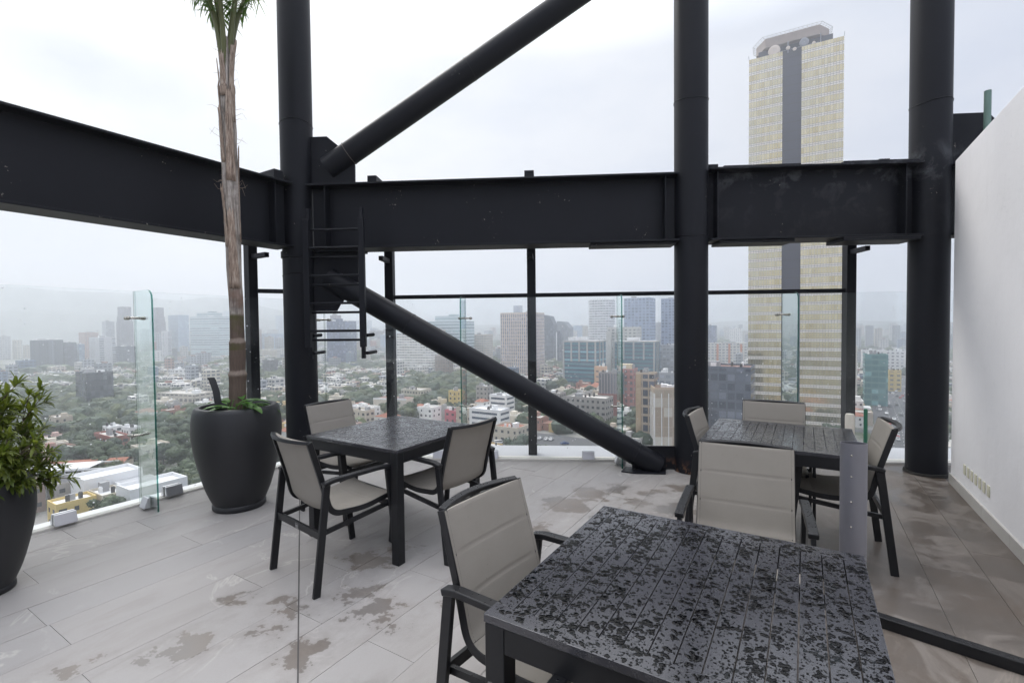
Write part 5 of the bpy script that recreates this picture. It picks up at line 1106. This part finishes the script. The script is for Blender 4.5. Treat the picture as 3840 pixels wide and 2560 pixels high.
# sight lines kept low before the hero blocks
# ---------------------------------------------------------------- trees
TL = [leafmat('tree leaf a', (.030, .052, .024), (.075, .112, .045), .6, .12), leafmat('tree leaf b', (.042, .062, .024), (.11, .135, .045), .6, .12), leafmat('tree leaf c', (.028, .050, .032), (.062, .098, .055), .6, .12)]
TB = simple('tree bark', (.07, .05, .035), .9)
def crown_mesh(seed, lm_):
    q = random.Random(seed); mb = MB(); lobes = [(Vector((q.uniform(-.62, .62), q.uniform(-.62, .62), q.uniform(-.2, .42))), q.uniform(.26, .5)) for _ in range(13)]+[(Vector((0, 0, .1)), .62)]
    for c, R in lobes:
        for _ in range(int(430*R*R)+14):
            d_ = Vector((q.gauss(0, 1), q.gauss(0, 1), q.gauss(0, 1))).normalized(); p = c+Vector((d_.x, d_.y, d_.z*.72))*R*q.uniform(.72, 1.06); n_ = (d_+Vector((q.uniform(-.8, .8), q.uniform(-.8, .8), q.uniform(-.5, .9)))).normalized()
            s = q.uniform(.045, .085); a = n_.cross(Vector((q.uniform(-1, 1), q.uniform(-1, 1), q.uniform(-1, 1)))).normalized(); b = n_.cross(a); mb.add([p-a*s, p-b*s*.7, p+a*s, p+b*s*.7], [(0, 1, 2, 3)])
    for c, R in lobes: mb.ell(tuple(c), (R*.80, R*.80, R*.60), 8, 5)
    return mb.mesh('crown', lm_)
CR = [crown_mesh(60+i, TL[i % 3]) for i in range(7)]
mb = MB(); mb.tube([(0, 0, -.3), (.05, .02, .5), (0, .04, 1.0)], [.07, .05, .035], 7); mb.tube([(.02, .02, .5), (.3, .1, 1.05)], [.035, .02], 5); mb.tube([(.02, .02, .55), (-.25, -.15, 1.05)], [.035, .02], 5); TRK = mb.mesh('trunk', TB)
def zone(x, y):
    t = math.degrees(atan2(x, y))
    s = 'beyond the leafy shrub' if t < -38.8 else 'between the shrub and the palm' if t < -29 else 'between the palm and the left column' if t < -22.5 else 'behind the ladder' if t < -15.5 else 'above the left table' if t < -1 else 'around the third outer post' if t < 8 else 'left of the middle column' if t < 19 else 'right of the middle column' if t < 27 else 'right of the golden tower'
    r_ = hypot(x, y); return s+(', nearest rows' if r_ < 260 else ', middle distance' if r_ < 380 else ', far rows')
def near_land(x, y):
    R0, t0 = hypot(x, y), atan2(x, y); best = None
    for row in CITY:
        dx, dy = row[2]-x, row[3]-y; d_ = hypot(dx, dy)
        if best is None or d_ < best[0]: best = (d_, row)
    d_, row = best; R1, t1 = hypot(row[2], row[3]), atan2(row[2], row[3]); dt = (t0-t1)*R1
    rel = 'right of' if dt > abs(R0-R1) else 'left of' if -dt > abs(R0-R1) else 'in front of' if R0 < R1 else 'behind'
    wds = row[1].split(',')[0].split()[:6]
    while wds[-1] in ('the', 'with', 'of', 'and', 'at', 'on', 'in', 'by', 'to', 'a', 'left', 'right', 'behind', 'below', 'touching', 'its', 'rising', 'joined', 'seen', 'far', 'beside', 'low', 'through', 'under', 'directly', 'between', 'stained', 'first', 'just', 'above', 'second', 'blue', 'pale'): wds.pop()
    return ('close ' if d_ < 22 else '')+rel+' the '+' '.join(wds)
def tree(x, y, rad, ht, i):
    k = i % 7; z = near_land(x, y); lb = (('small ', '')[rad > 4.6]+('tall ' if ht > 9.6 else ''))+('dark green', 'olive green', 'blue green')[k % 3]+' tree '+z
    r = empty('broadleaf_tree', (x, y, G), random.uniform(0, 6.28), lb, 'tree', lb)
    t = bpy.data.objects.new('trunk', TRK); COL.objects.link(t); t.parent = r; t.scale = (rad*.9, rad*.9, ht*.62)
    c = bpy.data.objects.new('crown', CR[k]); COL.objects.link(c); c.parent = r; c.location = (0, 0, ht-rad*.62); c.scale = (rad, rad, rad*random.uniform(.9, 1.15))
# ---------------------------------------------------------------- houses
HP = [('white', (.78, .77, .74), ROOFW), ('cream', (.68, .62, .52), ROOF), ('grey', (.36, .35, .34), ROOF), ('pale pink', (.52, .36, .32), ROOF), ('white', (.74, .73, .72), ROOFR), ('beige', (.47, .40, .32), ROOF), ('brick coloured', (.33, .17, .13), ROOF), ('white', (.80, .79, .78), ROOF), ('light grey', (.58, .58, .58), ROOFW), ('ochre', (.52, .38, .17), ROOF)]
PROT = []
for i, (cn, wc, rf) in enumerate(HP):
    for j in range(2):
        q = random.Random(900+i*3+j); r = empty('town_house', (0, 0, 0)); w_, d, h = q.uniform(7, 12), q.uniform(7, 13), q.choice((3.4, 6.2, 6.4, 9.2)); wm = bpy.data.materials.get('house '+cn) or simple('house '+cn, wc, .85, 0, .16, .4)
        mb = MB(); mb.box((0, 0, h/2-.5), (w_, d, h+1)); 
        if j: mb.box((w_*.5+1.8, d*.1, h*.3-.5), (3.8, d*.7, h*.6+1))
        mb.build('wall', wm, r); mb = MB()
        if rf is ROOFR: mb.add([(-w_/2-.3, -d/2-.3, h), (w_/2+.3, -d/2-.3, h), (w_/2+.3, d/2+.3, h), (-w_/2-.3, d/2+.3, h), (-w_*.25, 0, h+1.8), (w_*.25, 0, h+1.8)], [(0, 1, 5, 4), (1, 2, 5), (2, 3, 4, 5), (3, 0, 4), (3, 2, 1, 0)])
        else: mb.box((0, 0, h+.03), (w_-.6, d-.6, .1))
        mb.build('roof', rf, r)
        if rf is not ROOFR:
            mb = MB(); t = .22
            for (a, b, c, e) in ((0, -d/2+t/2, w_, t), (0, d/2-t/2, w_, t), (-w_/2+t/2, 0, t, d-2*t-.01), (w_/2-t/2, 0, t, d-2*t-.01)): mb.box((a, b, h+.35), (c, e, .7))
            mb.build('parapet', wm, r)
            mb = MB(); mb.box((q.uniform(-.2, .2)*w_, q.uniform(-.2, .3)*d, h+1.2), (q.uniform(2, 3.4), q.uniform(2, 3.4), 2.3)); mb.build('roof_room', wm, r)
            mb = MB(); X, Y_ = q.uniform(-.35, .35)*w_, q.uniform(-.4, -.2)*d; mb.lathe([(0, 0), (.5, 0), (.52, .8), (.35, 1.2), (0, 1.3)], 10, (X, Y_, h+.7)); mb.build('water_tank', TANK if q.random() < .5 else ROOFW, r)
        for fl in range(max(1, int(h/3))):
            for fc in range(3):
                L = w_ if fc == 0 else d
                for k in range(2 if fc else 3):
                    if q.random() < .2: continue
                    X = -L/2+L*(k+.5)/(2 if fc else 3)+q.uniform(-.3, .3); s_ = q.choice((1., 1.4, 1.9)); mb = MB()
                    if fc == 0: mb.box((X, -d/2-.01, fl*3+1.7), (s_, .06, 1.3))
                    else: mb.box(((w_/2+.01)*(1 if fc == 1 else -1), X, fl*3+1.7), (.06, s_, 1.3))
                    mb.build('window', WINM, r)
        PROT.append([r, cn, rf, h, False, max(w_, d)])
rnd = random.Random(77); cells = []
a = 60.
while a < 960:
    b = -1000.
    while b < 640:
        aa, bb = a+rnd.uniform(-2.5, 2.5), b+rnd.uniform(-2.5, 2.5); v = A2*aa+B2*bb; R = hypot(v.x, v.y); az = abs(math.degrees(atan2(v.x, v.y)))
        el = v.y
        if v.y > 60 and az < 50 and R > 118 and R < 930: cells.append((R, v.x, v.y, bb, aa))
        b += 13.5
    a += 13.5
cells.sort(); nh = nt_ = 0; rest_h, rest_t = [], []
for R, x, y, bb, aa in cells:
    wood = noise.noise(Vector((x*.0085, y*.0085, 2.)))+(.10 if x < -30 else -.02)+(.12 if R > 330 and x < 60 else 0)
    ishouse = rnd.random() > (.50 if R < 330 else .40)+wood*1.1
    if ishouse:
        if not free(x, y, 3.5): continue
        if nh < 290:
            pr = PROT[rnd.randrange(len(PROT))]
            if R < 200 and pr[3] > 8: continue
            if not pr[4]: c = pr[0]; pr[4] = True
            else: c = copy_tree(pr[0])
            c.location = (x, y, G); c.rotation_euler = (0, 0, -YAW+rnd.choice((0, pi/2))*1+rnd.uniform(-.08, .08)); s_ = rnd.uniform(.85, 1.2); c.scale = (s_, rnd.uniform(.85, 1.2), rnd.uniform(.85, 1.25)); nh += 1
            form = 'red roofed' if pr[2] is ROOFR else 'flat roofed'; lb = '%s %s house %s' % (pr[1], form, near_land(x, y)); tag(c, lb, 'house', lb)
        else: rest_h.append((x, y, R))
        for _ in range(1 if rnd.random() < .35 else 0):
            tx_, ty_ = x+rnd.uniform(-9, 9), y+rnd.uniform(-9, 9)
            if free(tx_, ty_, 1): (rest_t.append((tx_, ty_, R)))
    else:
        for _ in range(rnd.choice((1, 1, 2))):
            X, Y_ = x+rnd.uniform(-4, 4), y+rnd.uniform(-4, 4)
            if not free(X, Y_, 1.5): continue
            if nt_ < 298: tree(X, Y_, rnd.uniform(4.4, 7.6), rnd.uniform(6.5, 11.), nt_+rnd.randrange(7)); nt_ += 1
            else: rest_t.append((X, Y_, R))
for pr in PROT:
    if not pr[4]:
        for c in list(pr[0].children): bpy.data.objects.remove(c)
        bpy.data.objects.remove(pr[0])
# far city
for ring, step in ((( 900, 1500), 26.), ((1500, 2900), 44.)):
    a = ring[0]*.5
    while a < ring[1]*1.1:
        b = -ring[1]*1.15
        while b < ring[1]:
            v = A2*(a+rnd.uniform(-5, 5))+B2*(b+rnd.uniform(-5, 5)); R = hypot(v.x, v.y)
            if ring[0]*.97 < R < ring[1] and v.y > 300 and abs(math.degrees(atan2(v.x, v.y))) < 50 and free(v.x, v.y, 6):
                (rest_h if rnd.random() < .5 else rest_t).append((v.x, v.y, R))
            b += step
        a += step
def farwall(i, c):
    g = NG('far wall '+str(i)); p = g.pos(); q = g.n('SeparateXYZ', {0: g.n('Mapping', {'Vector': p, 'Rotation': (0, 0, YAW)}).outputs[0]}); n_ = g.n('SeparateXYZ', {0: g.n('NewGeometry').outputs['Normal']}).outputs[2]
    wz = g.m('LESS_THAN', g.m('ABSOLUTE', g.m('SUBTRACT', g.m('FRACT', g.m('DIVIDE', q.outputs[2], 3.6)), .5)), .24); wx = g.m('LESS_THAN', g.m('ABSOLUTE', g.m('SUBTRACT', g.m('FRACT', g.m('DIVIDE', g.m('ADD', q.outputs[0], q.outputs[1]), 4.4)), .5)), .33)
    w_ = g.m('MULTIPLY', g.m('MULTIPLY', wz, wx), g.m('LESS_THAN', n_, .5)); ri = g.n('NewGeometry').outputs['Random Per Island']
    col = g.mix(ri, tuple(v*.72 for v in c), tuple(min(.85, v*1.12) for v in c)); col = g.mix(g.m('MULTIPLY', g.noise(.12, 4, .6, p), .5), col, tuple(v*.6 for v in c)); g.bsdf(g.mix(w_, col, (.07, .085, .11)), .8, 0, .3); return g.mat
fm = [farwall(i, c) for i, c in enumerate(((.76, .74, .71), (.60, .55, .47), (.40, .42, .46), (.44, .29, .24), (.16, .22, .32), (.30, .14, .11)))]
mb = MB()
for x, y, R in rest_h:
    s_ = 1 if R < 900 else 1.5 if R < 1500 else 2.4; w_, d = rnd.uniform(7, 14)*s_, rnd.uniform(7, 14)*s_; h = rnd.choice((4, 6, 7, 9))*rnd.uniform(.9, 1.2)
    if rnd.random() < (.0 if R < 420 else .05 if R < 700 else .09 if R < 900 else .19): h = rnd.uniform(12, 26) if R < 1200 else rnd.uniform(18, 66); w_ *= .8; 
    mi = rnd.choices(range(5), (7, 3, 2, .8, .5) if h < 14 else (3, 2, 3, 1, 3))[0]; mb.box((x, y, G+h/2-.5), (w_, d, h+1), -YAW+rnd.uniform(-.1, .1), mi)
    mb.box((x+rnd.uniform(-.2, .2)*w_, y+rnd.uniform(-.2, .2)*d, G+h+.8), (w_*.35, d*.35, 1.8), -YAW, rnd.choice((0, 0, 1, 5)))
for _ in range(90):      # unseen blocks added behind the terrace to darken the tower glass reflections
    x, y = rnd.uniform(-420, 420), rnd.uniform(-620, -40); s_ = rnd.uniform(16, 40); h = rnd.choice((12, 20, 32, 46, 58)); mb.box((x, y, G+h/2-.5), (s_, rnd.uniform(16, 40), h+1), -YAW, rnd.choice((0, 1, 2, 2, 4)))
tag(mb.build('distant_houses', fm), kind='stuff')
mb = MB(); 
for i, (x, y, R) in enumerate(rest_t):
    s_ = 1 if R < 900 else 1.7 if R < 1500 else 3.2
    for _ in range(2 if R < 900 else 1):
        rad = rnd.uniform(3.6, 6.6)*s_; hz = min(rad*.85, 6+2*s_); q = Vector((x+rnd.uniform(-4, 4), y+rnd.uniform(-4, 4), G+hz*.75)); b0 = len(mb.v); sg, rn = (9, 5) if R < 900 else (7, 4)
        mb.ell(tuple(q), (rad, rad, hz), sg, rn, i % 3)
        for k in range(b0, len(mb.v)):
            p = Vector(mb.v[k]); f = 1+.42*noise.noise(p*.33/s_); mb.v[k] = tuple(q+(p-q)*f)
        if R < 760:
            for _ in range(70):
                d_ = Vector((rnd.gauss(0, 1), rnd.gauss(0, 1), abs(rnd.gauss(0, 1)))).normalized(); p = q+Vector((d_.x*rad, d_.y*rad, d_.z*hz))*rnd.uniform(.85, 1.15); s1 = rnd.uniform(.4, .85); a_ = d_.cross(Vector((rnd.uniform(-1, 1), rnd.uniform(-1, 1), 1))).normalized(); b_ = d_.cross(a_)
                mb.add([p-a_*s1, p-b_*s1*.7, p+a_*s1, p+b_*s1*.7], [(0, 1, 2, 3)], i % 3)
tag(mb.build('distant_trees', TL), kind='stuff')
print('houses', nh, 'trees', nt_, 'far', len(rest_h), len(rest_t))
# steel framed roof at lower left
r = empty('framed_roof', (-166, 176, G), .237, 'white steel framed roof beside a long red roof, low at left beyond the shrub', 'roof frame')
SW = simple('white steel', (.62, .63, .64), .6, 0, .1, .3)
for i in range(6):
    for s_ in (-1, 1): mb = MB(); mb.box((-14+i*5.6, s_*5.2, 4.5), (.5, .5, 10)); mb.build('frame_post', SW, r)
for s_ in (-1, 1): mb = MB(); mb.box((0, s_*5.2, 9.75), (29, .55, .5)); mb.build('frame_beam', SW, r)
mb = MB(); mb.box((-2, 0, 10.15), (24, 9.5, .25)); mb.build('roof_sheet', ROOFW, r); mb = MB(); mb.box((0, 0, 2.4), (26, 9, 5.2)); mb.build('wall', FM.get('greyflat') or fmat('greyflat'), r)
mb = MB(); mb.add([(-15, 7.5, 8.2), (15, 7.5, 8.2), (15, 12, 9.6), (-15, 12, 9.6), (-15, 16.5, 8.2), (15, 16.5, 8.2)], [(0, 1, 2, 3), (3, 2, 5, 4)]); mb.build('red_roof', ROOFR, r)
mb = MB(); mb.box((0, 12, 3.8), (29, 8.4, 8.6)); mb.build('wall', bpy.data.materials['house beige'], r)
# ---------------------------------------------------------------- vehicles
PAINT = {}
def paint(n_, c):
    if n_ not in PAINT: PAINT[n_] = simple('car paint '+n_, c, .25, 0, .03, 1, 0, .6)
    return PAINT[n_]
TYRE = simple('tyre', (.015, .015, .015), .8); CG = simple('car glass', (.02, .025, .03), .08)
def make_car(cname, c, van=False):
    r = empty('parked_car', (0, 0, 0)); L, W_, = (4.4, 1.75) if not van else (5.2, 1.95)
    pr = [(-L/2, .35), (L/2, .35), (L/2, .72), (L*.42, .85), (L*.24, .92), (L*.10, 1.42), (-L*.24, 1.45), (-L*.38, 1.0), (-L/2, .93)] if not van else [(-L/2, .35), (L/2, .35), (L/2, .95), (L*.40, 1.15), (L*.28, 1.95), (-L*.48, 2.02), (-L/2, 1.6)]
    mb = MB(); n = len(pr); ns = 5; V = []
    for k in range(ns):
        yy = -W_/2+W_*k/(ns-1)
        for x, z in pr: f = 1 if 0 < k < ns-1 else .96; V.append((x*f, yy*(1 if z < 1. else .86), z-(0 if 0 < k < ns-1 else .04)*(z > .5)))
    mb.add(V, [(k*n+i, k*n+(i+1) % n, (k+1)*n+(i+1) % n, (k+1)*n+i) for k in range(ns-1) for i in range(n)]+[tuple(range(n-1, -1, -1)), tuple((ns-1)*n+i for i in range(n))]); mb.build('body', paint(cname, c), r, bevel=.05)
    def gl(q): mb = MB(); mb.plate(q, .03); mb.build('window', CG, r)
    if not van:
        gl([(L*.232, -.62, .95), (L*.232, .62, .95), (L*.108, .60, 1.40), (L*.108, -.60, 1.40)]); gl([(-L*.375, -.6, 1.03), (-L*.375, .6, 1.03), (-L*.25, .58, 1.42), (-L*.25, -.58, 1.42)])
        for s_ in (-1, 1): gl([(L*.20, s_*.80, .96), (L*.09, s_*.765, 1.36), (-L*.22, s_*.765, 1.38), (-L*.33, s_*.80, 1.0)])
    else:
        gl([(L*.395, -.75, 1.2), (L*.395, .75, 1.2), (L*.29, .7, 1.88), (L*.29, -.7, 1.88)])
        for s_ in (-1, 1): gl([(L*.34, s_*.87, 1.22), (L*.25, s_*.86, 1.8), (-L*.42, s_*.86, 1.82), (-L*.42, s_*.87, 1.25)])
    for sx in (-1, 1):
        for sy in (-1, 1): mb = MB(); mb.tube([(sx*L*.31, sy*(W_/2-.2), .32), (sx*L*.31, sy*(W_/2+.01), .32)], .32, 12); mb.build('wheel', TYRE, r, 40)
    return r
cols = [('white', (.70, .70, .70)), ('silver', (.40, .41, .42)), ('red', (.45, .03, .03)), ('dark', (.03, .032, .038)), ('blue', (.05, .10, .25))]
CP = [make_car(*c) for c in cols]; VAN = make_car('white', (.70, .70, .70), True); BUSP = make_car('maroon', (.22, .03, .035), True); used = set()
def put(pr, a, b, rot, label, group, z=.16, nm=None):
    c = pr if pr.name not in used else copy_tree(pr); used.add(pr.name); v = A2*a+B2*b; c.location = (v.x, v.y, G+z); c.rotation_euler = (0, 0, rot); tag(c, label, 'van' if pr in (VAN, BUSP) else 'car', group); return c
rv = random.Random(8); cn_ = [c[0] for c in cols]
def xy_ab(x, y): return x*A2.x+y*A2.y, x*B2.x+y*B2.y
def nearcar(pr, u, v, rot, lb, grp='cars parked on the open lot below the diagonal pipe'):
    k = (v-1248)/1796.86; y = 59.5/k*1.0; x = (u-1920)/1796.86*y; a, b = xy_ab(x, y); return put(pr, a, b, rot, lb, grp, .16)
nearcar(VAN, 1868, 1683, .25, 'white van at the left end of the parking lot under the left table chair'); nearcar(VAN, 1892, 1672, .25, 'white van behind the leftmost white van on the lot')
nearcar(CP[0], 1938, 1669, .2, 'white car parked left of the third outer post'); nearcar(CP[3], 1905, 1690, .3, 'dark car beside the white vans'); nearcar(CP[0], 2022, 1668, 1.2, 'white car just right of the third outer post')
nearcar(CP[0], 2046, 1671, 1.2, 'white car left of the rightmost white car on the lot'); nearcar(CP[0], 2064, 1672, 1.2, 'rightmost white car on the lot, above the diagonal pipe'); nearcar(CP[3], 1990, 1690, .4, 'dark car by the foot of the third outer post'); nearcar(CP[4], 2115, 1688, .2, 'blue car under the trees left of the diagonal pipe')
LN_ = {-8.2: 'leftmost', -5.2: 'second', -2.2: 'third', 2.2: 'fourth', 5.2: 'fifth', 8.2: 'rightmost'}
for i in range(84):
    lane = rv.choice(list(LN_)); v, dr = avp(150+i*5.2+rv.uniform(-1.5, 1.5)); k = rv.choices(range(5), (6, 3, 3, 3, 1))[0]; c_ = v+Vector((-dr.y, dr.x, 0))*lane; a, b = xy_ab(c_.x, c_.y)
    lb = cn_[k]+' car in the '+LN_[lane]+' lane, '+('nearest' if i < 20 else 'nearer middle' if i < 40 else 'farther middle' if i < 60 else 'far')+' part of the traffic at right'; put(CP[k], a, b, atan2(dr.y, dr.x)+(pi if lane > 0 else 0), lb, lb, .15)
v, dr = avp(208); c_ = v+Vector((-dr.y, dr.x, 0))*-11; a, b = xy_ab(c_.x, c_.y); put(BUSP, a, b, atan2(dr.y, dr.x), 'dark red van in the traffic beside the right column', None, .15)
for pr in CP+[VAN, BUSP]:
    if pr.name not in used:
        for c in list(pr.children): bpy.data.objects.remove(c)
        bpy.data.objects.remove(pr)
# look-alikes told apart by their order from left to right
byl = {}
for o in COL.objects:
    if o.parent is None and o.get('label') and o.get('category') in ('tree', 'house', 'car', 'van'): byl.setdefault(o['label'], []).append(o)
ORD = ['leftmost', 'second from left', 'third from left', 'fourth from left', 'fifth from left', 'sixth from left', 'seventh from left', 'eighth from left', 'ninth from left', 'tenth from left']
for lb, os_ in byl.items():
    if len(os_) < 2: continue
    os_.sort(key=lambda o: atan2(o.location.x, o.location.y))
    for k, o in enumerate(os_):
        pre = 'rightmost' if k == len(os_)-1 else ORD[min(k, 9)]; o['group'] = lb; nl = (pre+' '+lb).split()[:16]
        while nl[-1] in ('the', 'with', 'of', 'and', 'at', 'on', 'in', 'by', 'to', 'a'): nl.pop()
        o['label'] = ' '.join(nl)
# ---------------------------------------------------------------- haze
hm = bpy.data.materials.new('haze air'); hm.use_nodes = True; t = hm.node_tree; t.nodes.clear(); o_ = t.nodes.new('ShaderNodeOutputMaterial'); v_ = t.nodes.new('ShaderNodeVolumePrincipled')
v_.inputs['Color'].default_value = (.93, .96, 1., 1); v_.inputs['Density'].default_value = .00062; v_.inputs['Anisotropy'].default_value = .72; t.links.new(v_.outputs[0], o_.inputs['Volume'])
mb = MB(); mb.box((0, 1800, (285+G-4)/2), (8800, 5200, 285-(G-4))); hz = mb.build('haze', hm); tag(hz, kind='stuff')
cy.volume_step_rate = 1; cy.volume_max_steps = 64
